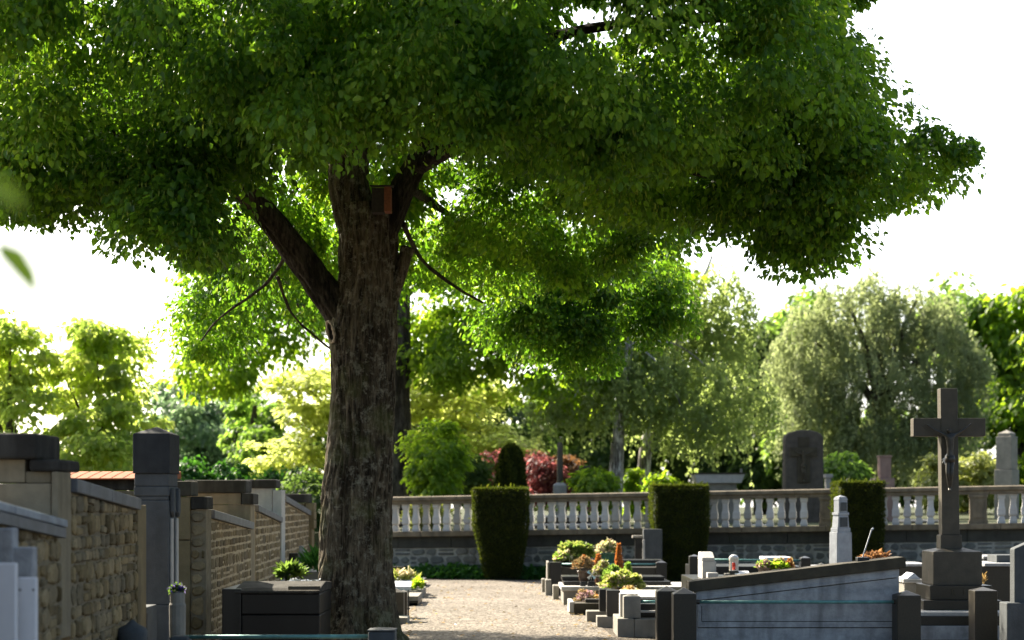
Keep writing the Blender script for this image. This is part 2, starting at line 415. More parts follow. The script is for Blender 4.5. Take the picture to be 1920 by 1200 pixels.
M['l_birch'] = leafmat('birch leaves', [(0.105, 0.135, 0.045), (0.135, 0.165, 0.062), (0.17, 0.20, 0.085)], 0.62, (3.2, 3.3, 2.4), 0.5, 0.3)
M['l_silver'] = leafmat('silver willow leaves', [(0.125, 0.152, 0.082), (0.155, 0.182, 0.10), (0.19, 0.215, 0.125)], 0.58, (2.8, 2.8, 2.1), 0.5, 0.3)
M['l_red'] = leafmat('red leaves', [(0.11, 0.04, 0.04), (0.19, 0.07, 0.07), (0.27, 0.12, 0.115)], 0.5, (2.6, 2.0, 2.0), 0.5, 0.3)
M['l_brown'] = leafmat('bronze leaves', [(0.08, 0.04, 0.025), (0.14, 0.08, 0.04), (0.18, 0.11, 0.06)], 0.5, (2.6, 2.2, 1.6))
M['l_yew'] = leafmat('yew needles', [(0.018, 0.027, 0.007), (0.034, 0.047, 0.010), (0.070, 0.082, 0.016)], 0.35, (2.6, 2.6, 0.9), 0.6, 0.15)
M['l_ivy'] = leafmat('ivy leaves', [(0.022, 0.08, 0.018), (0.038, 0.12, 0.026), (0.06, 0.16, 0.035)], 0.4, (2.4, 2.4, 0.9), 0.5, 0.3)
M['l_near'] = leafmat('near leaves', [(0.035, 0.07, 0.012), (0.05, 0.095, 0.018)], 0.35, (2.4, 2.1, 0.8), 0.5, 0.3)
M['l_lime'] = leafmat('lime shrub leaves', [(0.12, 0.155, 0.035), (0.18, 0.215, 0.06), (0.26, 0.29, 0.11)], 0.5, (2.2, 2.1, 1.4))
M['l_heath'] = leafmat('heather', [(0.13, 0.11, 0.055), (0.20, 0.16, 0.085), (0.28, 0.19, 0.11)], 0.4, (2.0, 1.8, 1.4))
M['l_orange'] = leafmat('orange dyed heather', [(0.28, 0.10, 0.03), (0.38, 0.15, 0.045), (0.46, 0.22, 0.08)], 0.4, (1.6, 1.4, 1.0))
M['l_cream'] = leafmat('cream petals', [(0.50, 0.46, 0.28), (0.60, 0.53, 0.38), (0.55, 0.38, 0.27)], 0.4, (1.4, 1.4, 1.2))
M['l_pink'] = leafmat('pink petals', [(0.46, 0.35, 0.33), (0.56, 0.46, 0.43), (0.42, 0.20, 0.23)], 0.4, (1.4, 1.3, 1.3))
M['l_purple'] = leafmat('purple petals', [(0.05, 0.03, 0.22), (0.10, 0.06, 0.35), (0.4, 0.38, 0.5)], 0.35, (1.1, 1.0, 1.1))
M['l_dry'] = leafmat('dry straw', [(0.40, 0.28, 0.12), (0.50, 0.38, 0.20)], 0.4, (1.5, 1.4, 1.0))
M['yewcore'] = plain('yew twigs', (0.018, 0.026, 0.009), 0.95, var=0.4, scale=30)

# ------------------------------------------------------------------ foliage
def nrm(a): return a / np.maximum(np.linalg.norm(a, axis=1, keepdims=True), 1e-9)

def leaf_geo(c, ax, nm, ln, wr=0.75, fold=0.18):
    """one folded six-point blade per row"""
    ax = nrm(ax)
    nm = nm - ax * np.sum(nm * ax, 1, keepdims=True)
    nm = nrm(nm)
    sd = np.cross(ax, nm)
    ln = ln[:, None]
    w = ln * wr * 0.5
    base = c
    l1 = c + ax * ln * 0.28 + sd * w * 0.95 + nm * w * fold * 2
    l2 = c + ax * ln * 0.62 + sd * w * 0.80 + nm * w * fold * 1.4
    tip = c + ax * ln - nm * ln * 0.10
    r2 = c + ax * ln * 0.62 - sd * w * 0.80 + nm * w * fold * 1.4
    r1 = c + ax * ln * 0.28 - sd * w * 0.95 + nm * w * fold * 2
    return np.stack([base, l1, l2, tip, r2, r1], 1)            # N,6,3

def leaf_object(name, blocks, mats, parent=None, loc=None):
    """blocks: list of (verts N,6,3 ; rnd N ; material index)"""
    base = np.array(loc if loc is not None else (wloc(parent) if parent else (0, 0, 0)), dtype=np.float64)
    V = np.concatenate([b[0] for b in blocks], 0) - base
    n = V.shape[0]
    rn = np.concatenate([b[1] for b in blocks])
    mi = np.concatenate([np.full(len(b[1]), b[2], np.int32) for b in blocks])
    me = bpy.data.meshes.new(name)
    me.vertices.add(n * 6)
    me.vertices.foreach_set('co', V.reshape(-1).astype(np.float32))
    idx = (np.arange(n)[:, None] * 6 + np.array([0, 1, 2, 3, 0, 3, 4, 5])[None, :]).reshape(-1).astype(np.int32)
    me.loops.add(n * 8)
    me.loops.foreach_set('vertex_index', idx)
    me.polygons.add(n * 2)
    me.polygons.foreach_set('loop_start', (np.arange(n * 2) * 4).astype(np.int32))
    me.polygons.foreach_set('material_index', np.repeat(mi, 2))
    for m in mats: me.materials.append(m)
    at = me.attributes.new('rnd', 'FLOAT', 'FACE')
    at.data.foreach_set('value', np.repeat(np.clip(rn, 0, 1), 2).astype(np.float32))
    me.update(calc_edges=True)
    o = bpy.data.objects.new(name, me)
    col.objects.link(o)
    if parent: o.parent = parent
    else: o.location = tuple(base)
    return o

def rdir(rng, n):
    return nrm(rng.normal(size=(n, 3)))

def clump_leaves(rng, cc, cr, per, ln, flat=0.55, droop=0.8, spread=0.6, rand=0.35, wr=0.75, outw=None, tint=None, jit=0.45, up=1.0):
    """cc centres (n,3), cr radii (n): dome shaped sprays whose blades point outward and hang"""
    n = len(cc)
    idx = np.repeat(np.arange(n), per)
    m = len(idx)
    d = rdir(rng, m)
    r = rng.random(m) ** 0.42
    off = d * r[:, None] * cr[idx][:, None]
    off[:, 2] *= flat
    off[:, 2] -= 0.35 * flat * (off[:, 0] ** 2 + off[:, 1] ** 2) / np.maximum(cr[idx], 1e-3)   # the spray bends down towards its rim
    pos = cc[idx] + off
    hor = off.copy(); hor[:, 2] = 0; hor = nrm(hor + 1e-4)
    ax = hor * spread + np.array([0, 0, -1.0]) * droop + rng.normal(size=(m, 3)) * rand
    if outw is not None: ax += outw[idx] * 0.35
    nm = np.array([0, 0, 1.0]) * up + hor * 0.6 + rng.normal(size=(m, 3)) * jit
    if outw is not None: nm += outw[idx] * 0.3
    L = ln * (0.5 + 0.95 * rng.random(m) ** 1.3)
    if tint is None:
        tint = np.clip(0.5 + 0.75 * np.array([noise.noise(Vector(c) * 0.55) for c in cc]) + 0.25 * (rng.random(n) - 0.5), 0, 1)
    ct = tint[idx]
    rn = 0.55 * ct + 0.45 * rng.random(m)
    return leaf_geo(pos, ax, nm, L, wr), rn, pos, idx

def lobe_points(rng, lobes, n, inner=0.45):
    w = np.array([l[3] * l[4] + l[4] * l[5] + l[3] * l[5] for l in lobes]); w = w / w.sum()
    k = rng.choice(len(lobes), size=n, p=w)
    Lb = np.array([l[:6] for l in lobes])[k]
    d = rdir(rng, n)
    r = (inner ** 3 + (1 - inner ** 3) * rng.random(n)) ** (1 / 3)
    return Lb[:, :3] + d * r[:, None] * Lb[:, 3:6], d

def crown(name, parent, lobes, n, per, cr, ln, mat, seed, inner=0.45, keep=None, mats=None, bract=0, **kw):
    rng = np.random.default_rng(seed)
    cc, d = lobe_points(rng, lobes, n, inner)
    if keep is not None:
        ok = keep(cc); cc, d = cc[ok], d[ok]
    crs = cr * (0.5 + 1.0 * rng.random(len(cc)) ** 1.4)
    v, rn, pos, idx = clump_leaves(rng, cc, crs, per, ln, outw=d, **kw)
    blocks = [(v, rn, 0)]
    mm = [mat]
    if bract:
        v2, rn2, _, _ = clump_leaves(rng, cc + np.array([0, 0, -0.02]), crs, bract, ln * 0.8, outw=d, wr=0.22, droop=1.4, spread=0.3)
        blocks.append((v2, rn2, 1)); mm.append(M['l_bract'])
    return leaf_object(name, blocks, mm, parent), cc

def weeping(name, parent, lobes, n, per, drop, ln, mat, seed, inner=0.55, wr=0.45, keep=None, sway=0.25):
    """long hanging strands that start on the crown and carry small blades"""
    rng = np.random.default_rng(seed)
    cc, d = lobe_points(rng, lobes, n, inner)
    if keep is not None:
        ok = keep(cc); cc, d = cc[ok], d[ok]
    n = len(cc)
    Ls = drop * (0.2 + 1.15 * rng.random(n) ** 1.3)
    idx = np.repeat(np.arange(n), per); m = len(idx)
    t = rng.random(m)
    hor = d.copy(); hor[:, 2] = 0; hor = nrm(hor + 1e-4)
    pos = cc[idx] + hor[idx] * (np.sqrt(t) * sway * Ls[idx])[:, None]
    pos[:, 2] -= t ** 1.4 * Ls[idx]
    pos += rng.normal(size=(m, 3)) * 0.055
    ax = np.array([0, 0, -1.0]) + rng.normal(size=(m, 3)) * 0.55 + hor[idx] * 0.2
    nm = hor[idx] + rng.normal(size=(m, 3)) * 0.6
    L = ln * (0.65 + 0.7 * rng.random(m))
    rn = 0.5 * rng.random(n)[idx] + 0.5 * rng.random(m)
    return leaf_object(name, [(leaf_geo(pos, ax, nm, L, wr), rn, 0)], [mat], parent), cc

def lobe(px0, px1, py0, py1, D, ry):
    x0, x1, z1, z0 = X(px0, D), X(px1, D), Z(py0, D), Z(py1, D)
    return ((x0 + x1) / 2, D, (z0 + z1) / 2, (x1 - x0) / 2, ry, (z1 - z0) / 2)

def tuft(name, c, r, n, ln, mats, parent=None, seed=1, up=0.6, wr=0.5, loc=None, shares=None, base=0.25):
    """a small bushy plant: blades radiate up and out from c"""
    rng = np.random.default_rng(seed)
    rx, ry, rz = r
    blocks = []
    for k, m in enumerate(mats):
        cnt = int(n * (shares[k] if shares else 1 / len(mats)))
        d = rdir(rng, cnt); d[:, 2] = np.abs(d[:, 2]) * 1.1 - base
        q = 0.45 + 0.55 * rng.random(cnt)
        if k > 0: q = 0.85 + 0.2 * rng.random(cnt)
        lump = 1 + 0.22 * np.sin(d[:, 0] * 5 + seed) * np.cos(d[:, 1] * 4 + seed * 2) + 0.12 * np.sin(d[:, 2] * 9 + seed)
        pos = np.array(c) + d * (q * lump)[:, None] * np.array([rx, ry, rz])
        ax = d * 1.0 + np.array([0, 0, up]) + rng.normal(size=(cnt, 3)) * 0.45
        nm = np.array([0, 0, 1.0]) + rng.normal(size=(cnt, 3)) * 0.6
        L = ln * (0.6 + 0.8 * rng.random(cnt))
        blocks.append((leaf_geo(pos, ax, nm, L, wr if k == 0 else 0.8), rng.random(cnt), k))
    return leaf_object(name, blocks, mats, parent, loc)

def bark_tube(name, pts, rad, parent, mat, seg=48, step=0.05, amp=0.02, seed=0.0, flare=0.0, ell=None, smooth=True):
    """a limb of ridged bark along a polyline (Catmull-Rom between the points)"""
    pts = [Vector(p) for p in pts]
    out, rr = [], []
    n = len(pts)
    for i in range(n - 1):
        p0, p1, p2, p3 = pts[max(i - 1, 0)], pts[i], pts[i + 1], pts[min(i + 2, n - 1)]
        k = max(2, int((p2 - p1).length / step))
        for j in range(k):
            t = j / k
            q = 0.5 * ((2 * p1) + (p2 - p0) * t + (2 * p0 - 5 * p1 + 4 * p2 - p3) * t * t + (3 * p1 - p0 - 3 * p2 + p3) * t ** 3)
            out.append(q)
            r0, r1, r2, r3 = rad[max(i - 1, 0)], rad[i], rad[i + 1], rad[min(i + 2, n - 1)]
            rr.append(0.5 * ((2 * r1) + (r2 - r0) * t + (2 * r0 - 5 * r1 + 4 * r2 - r3) * t * t + (3 * r1 - r0 - 3 * r2 + r3) * t ** 3))
    out.append(pts[-1]); rr.append(rad[-1])
    mb = MB(); vs, fs = [], []
    ref = Vector((0, -1, 0.0))
    dist = 0
    for j, p in enumerate(out):
        if j: dist += (p - out[j - 1]).length
        t = (out[min(j + 1, len(out) - 1)] - out[max(j - 1, 0)]).normalized()
        a = (ref - t * ref.dot(t)).normalized(); b = t.cross(a)
        for i in range(seg):
            th = 2 * math.pi * i / seg
            r = rr[j]
            cx, sx = math.cos(th), math.sin(th)
            q = Vector((cx * r * 15, sx * r * 15, dist * 1.5 + seed))
            nv = noise.noise(q)
            q2 = Vector((cx * r * 38, sx * r * 38, dist * 5.0 + seed + 9))
            n2 = noise.noise(q2)
            big = noise.noise(Vector((cx * 1.2, sx * 1.2, dist * 0.9 + seed + 30)))
            dsp = amp * (1.3 * (1 - abs(nv) * 2.8) + 1.1 * n2) + r * 0.09 * big
            if flare:
                dsp += flare * math.exp(-dist * 2.4) * (0.55 + 0.45 * math.sin(th * 5 + 1.0 + seed)) 
            vs.append(p + (r + dsp) * (cx * a + sx * b))
    for j in range(len(out) - 1):
        for i in range(seg):
            i2 = (i + 1) % seg
            fs.append((j * seg + i, j * seg + i2, (j + 1) * seg + i2, (j + 1) * seg + i))
    fs.append(tuple(range(seg - 1, -1, -1)))
    m = (len(out) - 1) * seg
    fs.append(tuple(m + i for i in range(seg)))
    mb.add(vs, fs)
    return mb.build(name, mat, parent, smooth=smooth)

def rubble(mb, fn, u0, u1, v0, vtop, ch=0.16, sl=0.30, dep=0.035, seed=1, gap=0.012, rough=0.3):
    """courses of pillow-faced stones; fn(u, v, out) gives the world point, vtop(u) the upper edge"""
    rg = random.Random(seed)
    v = v0
    vmax = max(vtop(u0), vtop(u1), vtop((u0 + u1) / 2))
    while v < vmax:
        h = ch * rg.uniform(0.7, 1.35)
        u = u0 - rg.uniform(0, sl * 0.6)
        while u < u1:
            w = sl * rg.uniform(0.55, 1.6)
            a, b = max(u, u0), min(u + w, u1)
            vt = min(v + h, vtop((a + b) / 2))
            if b - a > 0.04 and vt - v > 0.035:
                rows = [(v, vt)]
                if vt - v > ch * 0.95 and rg.random() < 0.25:
                    mid = v + (vt - v) * rg.uniform(0.4, 0.6); rows = [(v, mid), (mid, vt)]
                for (c0, c1) in rows:
                    g = gap * rg.uniform(0.6, 1.5)
                    x0, x1, y0, y1 = a + g, b - g, c0 + g, c1 - g
                    if x1 - x0 < 0.02 or y1 - y0 < 0.02: continue
                    k = min(x1 - x0, y1 - y0) * rough
                    J = lambda: rg.uniform(-0.35, 0.35) * k
                    pl = [(x0 + k, y0), (x1 - k, y0), (x1, y0 + k), (x1, y1 - k), (x1 - k, y1), (x0 + k, y1), (x0, y1 - k), (x0, y0 + k)]
                    pl = [(p + J(), q + J()) for p, q in pl]
                    cx, cy = (x0 + x1) / 2, (y0 + y1) / 2
                    d = dep * rg.uniform(0.45, 1.3)
                    rings = []
                    for s, o in ((1.0, -0.012), (0.94, d * 0.6), (0.72, d)):
                        rings.append([fn(cx + (p - cx) * s, cy + (q - cy) * s, o + (J() * 0.25 if o > 0 else 0)) for p, q in pl])
                    vs = rings[0] + rings[1] + rings[2]
                    fs = []
                    for r in (0, 8):
                        for i in range(8):
                            fs.append((r + i, r + (i + 1) % 8, r + 8 + (i + 1) % 8, r + 8 + i))
                    fs.append(tuple(range(16, 24)))
                    mb.add(vs, fs, 0, rg.random())
            u += w
        v += h
# ==BODY==
# ------------------------------------------------------------------ ground, path, terrace
def terr(x): return 1.0 + 0.0168 * min(max(x + 3.1, -3), 16)

def sheet(name, pts, mat, thick=None):
    mb = MB(); mb.add(pts, [tuple(range(len(pts)))])
    o = mb.build(name, mat); tag(o, kind='structure'); return o

sheet('ground', [(-500, -60, 0), (500, -60, 0), (500, 900, 0), (-500, 900, 0)], M['ground'])

mb = MB()                                                     # gravel walk, a grid with a wavering edge
rg = random.Random(4)
ys = [10 + i * 0.5 for i in range(53)]
vs, fs = [], []
for j, y in enumerate(ys):
    xl = -0.55 - 0.040 * y + 0.05 * noise.noise(Vector((0, y * 1.3, 0)))
    xr = 2.06 - 0.040 * y + 0.05 * noise.noise(Vector((5, y * 1.3, 0)))
    for i in range(9):
        t = i / 8
        vs.append((xl + (xr - xl) * t, y, 0.006 + 0.012 * math.sin(math.pi * t)))
for j in range(len(ys) - 1):
    for i in range(8):
        a = j * 9 + i
        fs.append((a, a + 1, a + 10, a + 9))
mb.add(vs, fs)
tag(mb.build('path', M['path'], smooth=True), kind='structure')
mb = MB()
mb.add([(-1.9, 34.6, 0.008), (11, 32.2, 0.008), (11, 34.2, 0.008), (-1.9, 36.4, 0.008)], [(0, 1, 2, 3)])
mb.add([(4.5, 29.2, 0.008), (11, 29.2, 0.008), (11, 31.6, 0.008), (4.5, 31.6, 0.008)], [(0, 1, 2, 3)])
mb.add([(2.2, 18, 0.008), (9, 18, 0.008), (9, 21.0, 0.008), (2.2, 21.0, 0.008)], [(0, 1, 2, 3)])
tag(mb.build('cross_path', M['path']), kind='structure')

# balustrade frame: local (s along, y back, z above the sloping base line)
AX, AY = -3.1, 38.1
UX, UY = 0.9759, -0.2184
BM = Matrix(((UX, -UY, 0, AX), (UY, UX, 0, AY), (0.0168, 0, 1, 1.0), (0, 0, 0, 1)))
def s_of(px):
    k = (px - 960) / F
    return (k * AY - AX) / (UX - k * UY)

vs, fs = [], []
xs = [-120, -60, -6.1, -3.1, 0, 3, 6, 9, 12.9, 60, 140]
for x in xs:
    s = (x - AX) / UX
    yb = AY + UY * max(min(s, 30), -6) + 0.15
    vs.append((x, yb, terr(x) - 0.004)); vs.append((x, 320, terr(x) - 0.004))
    vs.append((x, yb, -0.5))
for i in range(len(xs) - 1):
    a = i * 3; fs.append((a, a + 3, a + 4, a + 1)); fs.append((a + 2, a + 5, a + 3, a))
mb = MB(); mb.add(vs, fs)
tag(mb.build('terrace_ground', M['soil']), kind='structure')

# ------------------------------------------------------------------ retaining wall and balustrade
rw = thing('retaining_wall', 'grey rubble retaining wall with pale mortar carrying the balustrade', 'wall', BM @ Vector((7, 0, -1.0)))
mb = MB(); mb.M = BM
rubble(mb, lambda u, v, o: (u, -0.10 - o, v), -0.6, 15.2, -1.28, lambda u: -0.375, 0.15, 0.27, 0.022, 8, 0.016, 0.34)
mb.box(-0.6, 15.2, -0.10, 0.16, -1.4, -0.37, 1)
mb.build('masonry', [M['rubble_grey'], M['mortar_grey']], rw)
mb = MB(); mb.M = BM
for i in range(13):
    mb.box(-0.6 + i * 1.22, -0.6 + (i + 1) * 1.22 - 0.008, -0.125 - 0.004 * (i % 3), 0.18, -0.37, -0.121)
mb.build('render_band', M['band'], rw, bevel=0.008)
mb = MB(); mb.M = BM
for i in range(9):
    mb.box(-0.6 + i * 1.76, -0.6 + (i + 1) * 1.76 - 0.006, -0.24, 0.25, -0.12, 0.0)
mb.build('ledge', M['rail'], rw, bevel=0.015)

ba = thing('balustrade', 'stone balustrade with whitewashed square balusters on the terrace wall', 'balustrade', BM @ Vector((7, 0, 0.0)))
mb = MB(); mb.M = BM
for i in range(8):
    a, b = -0.6 + i * 1.98, -0.6 + (i + 1) * 1.98 - 0.005
    mb.prismx([(-0.13, 0.60), (0.13, 0.60), (0.13, 0.665), (0.17, 0.685), (0.17, 0.755), (0.12, 0.775), (-0.12, 0.775), (-0.17, 0.755), (-0.17, 0.685), (-0.13, 0.665)], a, b)
mb.build('hand_rail', M['rail'], ba, bevel=0.008)
pier_s = [(s_of(905), s_of(970)), (s_of(1250), s_of(1300)), (s_of(1536), s_of(1570)), (s_of(1816), s_of(1852))]
for a, b in pier_s:
    mb = MB(); mb.M = BM
    mb.box(a, b, -0.15, 0.15, 0.0, 0.07)
    mb.box(a + 0.02, b - 0.02, -0.13, 0.13, 0.07, 0.54)
    mb.box(a, b, -0.15, 0.15, 0.54, 0.599)
    mb.box(a + 0.07, b - 0.07, -0.142, -0.12, 0.12, 0.49)
    mb.build('pier', M['rail'], ba, bevel=0.006)
prof = [(0.075, 0.0), (0.075, 0.055), (0.068, 0.075), (0.062, 0.115), (0.052, 0.135), (0.052, 0.15), (0.074, 0.165), (0.078, 0.19), (0.076, 0.30), (0.066, 0.33), (0.060, 0.37), (0.056, 0.44), (0.058, 0.49), (0.068, 0.515), (0.076, 0.53), (0.076, 0.60)]
proto = None
s = s_of(742)
while s < 14.9:
    if not any(a - 0.085 < s < b + 0.085 for a, b in pier_s):
        if proto is None:
            mb = MB(); mb.M = BM
            mb.lathe(prof, c=(s, 0, 0), sq=True)
            proto = mb.build('baluster', M['baluster'], ba, bevel=0.004, loc=BM @ Vector((s, 0, 0)), seg=1)
            p0 = BM @ Vector((s, 0, 0)) - wloc(ba)
        else:
            c = proto.copy(); col.objects.link(c); c.parent = ba
            c.location = BM @ Vector((s, 0, 0)) - wloc(ba)
    s += 0.236

# ------------------------------------------------------------------ clipped yews and ivy under the wall
def clipped_yew(px0, px1, pxb0, pxb1, py0, D, label, seed):
    x0, x1, b0, b1, zt = X(px0, D), X(px1, D), X(pxb0, D), X(pxb1, D), Z(py0, D)
    t = thing('clipped_yew', label, 'topiary', ((b0 + b1) / 2, D + 0.45, 0), 'clipped yew blocks along the terrace wall')
    dy = 0.42
    cx, yc = (x0 + x1) / 2, D + 0.42
    rng = np.random.default_rng(seed)
    n = 26000
    a = rng.random(n); f = rng.random(n)
    face = rng.choice(5, size=n, p=[0.42, 0.12, 0.12, 0.24, 0.10])
    z = zt * (0.03 + 0.97 * a)
    tt = np.clip((z / zt) / 0.62, 0, 1) ** 0.8
    xl = b0 + (x0 - b0) * tt; xr = b1 + (x1 - b1) * tt
    px = np.where(face == 0, xl + (xr - xl) * f, np.where(face == 1, xl, np.where(face == 2, xr, xl + (xr - xl) * f)))
    py = np.where(face == 0, yc - dy, np.where((face == 1) | (face == 2), yc - dy + 2 * dy * f, np.where(face == 4, yc + dy, yc - dy + 2 * dy * a)))
    pz = np.where(face == 3, zt, z)
    xx0, xx1 = x0, x1
    px = np.where(face == 3, xx0 + (xx1 - xx0) * f, px)
    nx = np.where(face == 1, -1.0, np.where(face == 2, 1.0, 0.0)); ny = np.where(face == 0, -1.0, np.where(face == 4, 1.0, 0.0)); nz = np.where(face == 3, 1.0, 0.0)
    nv = np.stack([nx, ny, nz], 1)
    pos = np.stack([px, py, pz], 1)
    lump = np.array([noise.noise(Vector(p * 5.0)) for p in pos]) * 0.026 + np.array([noise.noise(Vector(p * 14.0)) for p in pos]) * 0.013
    pos = pos + nv * (lump[:, None] - 0.03 * rng.random((n, 1)))
    ax = nv * 0.6 + np.array([0, 0, 0.35]) + rng.normal(size=(n, 3)) * 0.5
    nm = nv + rng.normal(size=(n, 3)) * 0.6
    L = 0.045 * (0.6 + 0.8 * rng.random(n))
    rn = np.clip(0.5 + lump * 8 + 0.7 * (rng.random(n) - 0.5), 0, 1)
    shoot = rng.random(n) < 0.004
    pos = pos + nv * np.where(shoot, 0.05, 0.0)[:, None]
    L = np.where(shoot, L * 1.7, L)
    leaf_object('foliage', [(leaf_geo(pos, ax, nm, L, 0.38), rn, 0)], [M['l_yew']], t)
    mb = MB()
    z1 = zt * 0.62
    mb.box(b0 + 0.05, b1 - 0.05, yc - dy + 0.05, yc + dy - 0.05, 0.0, z1, top=(x0 + 0.06, x1 - 0.06, yc - dy + 0.05, yc + dy - 0.05))
    mb.box(x0 + 0.061, x1 - 0.061, yc - dy + 0.051, yc + dy - 0.051, z1 + 0.001, zt - 0.06)
    mb.build('twig_core', M['yewcore'], t)
clipped_yew(887, 990, 915, 972, 917, 36.2, 'flat topped dark yew block tapering down, at the far end of the gravel path', 21)
clipped_yew(1224, 1329, 1245, 1318, 911, 35.3, 'flat topped dark yew block behind the black granite tomb with orange heather', 22)
clipped_yew(1573, 1659, 1585, 1650, 905, 34.2, 'flat topped dark yew block just behind the white obelisk', 23)

rng = np.random.default_rng(5)
n = 15000
s = rng.random(n) * 14.8 - 0.3
hgt = 0.27 + 0.13 * np.array([noise.noise(Vector((v * 1.7, 0, 0))) for v in s])
q = rng.random(n)
off = -0.16 - 0.62 * q
zz = hgt * rng.random(n) ** 0.6 * (1 - 0.75 * q ** 2)
pos = np.stack([AX + UX * s - UY * off, AY + UY * s + UX * off, zz], 1)
ax = rng.normal(size=(n, 3)) * 0.6 + np.array([-0.1, -0.6, 0.1]); nm = np.array([0, -0.4, 1.0]) + rng.normal(size=(n, 3)) * 0.5
o = leaf_object('ivy_ground_cover', [(leaf_geo(pos, ax, nm, 0.085 * (0.6 + 0.8 * rng.random(n)), 0.95), rng.random(n), 0)], [M['l_ivy']])
tag(o, 'low glossy ivy growing along the foot of the terrace wall', 'ivy', kind='stuff')

# ------------------------------------------------------------------ saw-tooth boundary wall beside the tree: five bays
def wx(D): return -2.68 - 0.04 * D
WN = Vector((1, 0.04, 0)).normalized()

def long_bay(t, D0, D1, z0, z1, cop='slate', seed=1, ch=0.17, sl=0.3, cth=0.09, over=0.05, ribbon=False):
    """masonry running away from the viewer under a sloping coping"""
    ztop = lambda u: z0 + (z1 - z0) * (u - D0) / (D1 - D0) - cth
    fn = lambda u, v, o: Vector((wx(u), u, v)) + WN * o
    mb = MB()
    rubble(mb, fn, D0, D1, 0.0, ztop, ch, sl, 0.010 if ribbon else 0.026, seed, 0.012 if ribbon else 0.007, 0.30)
    a, b = wx(D0), wx(D1)
    th = 0.34
    mb.add([(a, D0, -0.05), (b, D1, -0.05), (b - th, D1, -0.05), (a - th, D0, -0.05), (a, D0, ztop(D0)), (b, D1, ztop(D1)), (b - th, D1, ztop(D1)), (a - th, D0, ztop(D0))],
           [(3, 2, 1, 0), (4, 5, 6, 7), (0, 1, 5, 4), (1, 2, 6, 5), (2, 3, 7, 6), (3, 0, 4, 7)], 1)
    mb.build('masonry', [M['rubble_dark'], M['mortar_pale']] if ribbon else [M['rubble'], M['mortar']], t)
    mb = MB()
    k = max(1, round((D1 - D0) / 1.3))
    for i in range(k):
        u0, u1 = D0 + (D1 - D0) * i / k, D0 + (D1 - D0) * (i + 1) / k - 0.006
        za, zb = ztop(u0), ztop(u1)
        a, b = wx(u0) + over, wx(u1) + over
        w = th + 2 * over
        mb.add([(a, u0, za + 0.002), (b, u1, zb + 0.002), (b - w, u1, zb + 0.002), (a - w, u0, za + 0.002), (a, u0, za + cth), (b, u1, zb + cth), (b - w, u1, zb + cth + 0.05), (a - w, u0, za + cth + 0.05)],
               [(3, 2, 1, 0), (4, 5, 6, 7), (0, 1, 5, 4), (1, 2, 6, 5), (2, 3, 7, 6), (3, 0, 4, 7)])
    mb.build('coping', M[cop], t, bevel=0.008)

def pxb(mb, px0, px1, py0, py1, D, dep, mi=0, rn=0.5):
    mb.box(X(px0, D), X(px1, D), D, D + dep, Z(py1, D), Z(py0, D), mi, rn)

w0 = thing('boundary_wall', 'nearest bay of the rubble boundary wall, with blue grey coping and stepped black caps', 'wall', (wx(10.5), 10.5, 0), 'bays of the stone boundary wall')
long_bay(w0, 7.5, 11.86, 1.80, 1.495, 'zinc', 31, 0.12, 0.2, 0.055, 0.07)
D = 11.9
mb = MB(); pxb(mb, -120, 47, 861, 905, D + .03, 0.32); pxb(mb, 47.5, 96, 884, 906, D + .05, 0.30); pxb(mb, -120, 96, 906.5, 1200, D, 0.35); pxb(mb, 96.5, 109, 884, 1200, D - .02, 0.35)
mb.build('end_wall', M['ashlar'], w0, bevel=0.008)
for a in ((-120, 69, 812, 860, D - .06, .62), (54, 113, 861, 883.5, D - .03, .55)):
    mb = MB(); pxb(mb, *a); mb.build('cap_stone', M['cap'], w0, bevel=0.02)
mb = MB(); mb.add([tuple(Vector((wx(u) + o, u, z))) for u, o, z in ((7.5, .062, 1.67), (11.84, .062, 1.37), (11.84, 0.0, 1.37), (7.5, 0.0, 1.67), (7.5, .062, 1.745), (11.84, .062, 1.44), (11.84, 0, 1.44), (7.5, 0, 1.745))],
                  [(3, 2, 1, 0), (4, 5, 6, 7), (0, 1, 5, 4), (1, 2, 6, 5), (2, 3, 7, 6), (3, 0, 4, 7)])
mb.build('fascia', M['slate'], w0, bevel=0.004)

w1 = thing('boundary_wall', 'rubble wall bay between the near stepped caps and the tall grave pillar', 'wall', (wx(13.5), 13.5, 0), 'bays of the stone boundary wall')
long_bay(w1, 12.26, 14.85, 1.79, 1.655, 'slate', 32, 0.12, 0.19, 0.10)
mb = MB(); mb.box(wx(14.9) - .4, wx(14.9) + 0.02, 14.86, 15.2, 0, 1.60)
mb.build('pilaster', M['ochre'], w1, bevel=0.01)

w2 = thing('boundary_wall', 'recessed wall bay with orange tiled top and ochre corner pier behind the grave pillar', 'wall', (X(250, 19.2), 19.2, 0), 'bays of the stone boundary wall')
D = 19.2
mb = MB()
rubble(mb, lambda u, v, o: (u, D - o, v), X(100, D), X(329, D), 0.0, lambda u: Z(921, D), 0.15, 0.2, 0.03, 41)
rubble(mb, lambda u, v, o: (u, D - o, v), X(357, D), X(386, D), 0.0, lambda u: Z(956, D), 0.17, 0.3, 0.03, 42)
mb.box(X(60, D), X(386, D), D, D + 0.35, -0.05, Z(956, D), 1)
mb.box(X(60, D), X(329, D), D + 0.001, D + 0.35, Z(956, D) + .001, Z(920, D), 1)
mb.box(X(60, D) - .2, X(60, D), 14.9, D + .3, -0.05, 1.7, 1)
mb.build('masonry', [M['rubble'], M['mortar']], w2)
mb = MB(); pxb(mb, 60, 329, 898, 919, D - .03, 0.42); mb.build('tile_shadow_band', M['cap'], w2, bevel=0.015)  # dark strip painting the shadow on the wall below the tiles
mb = MB()
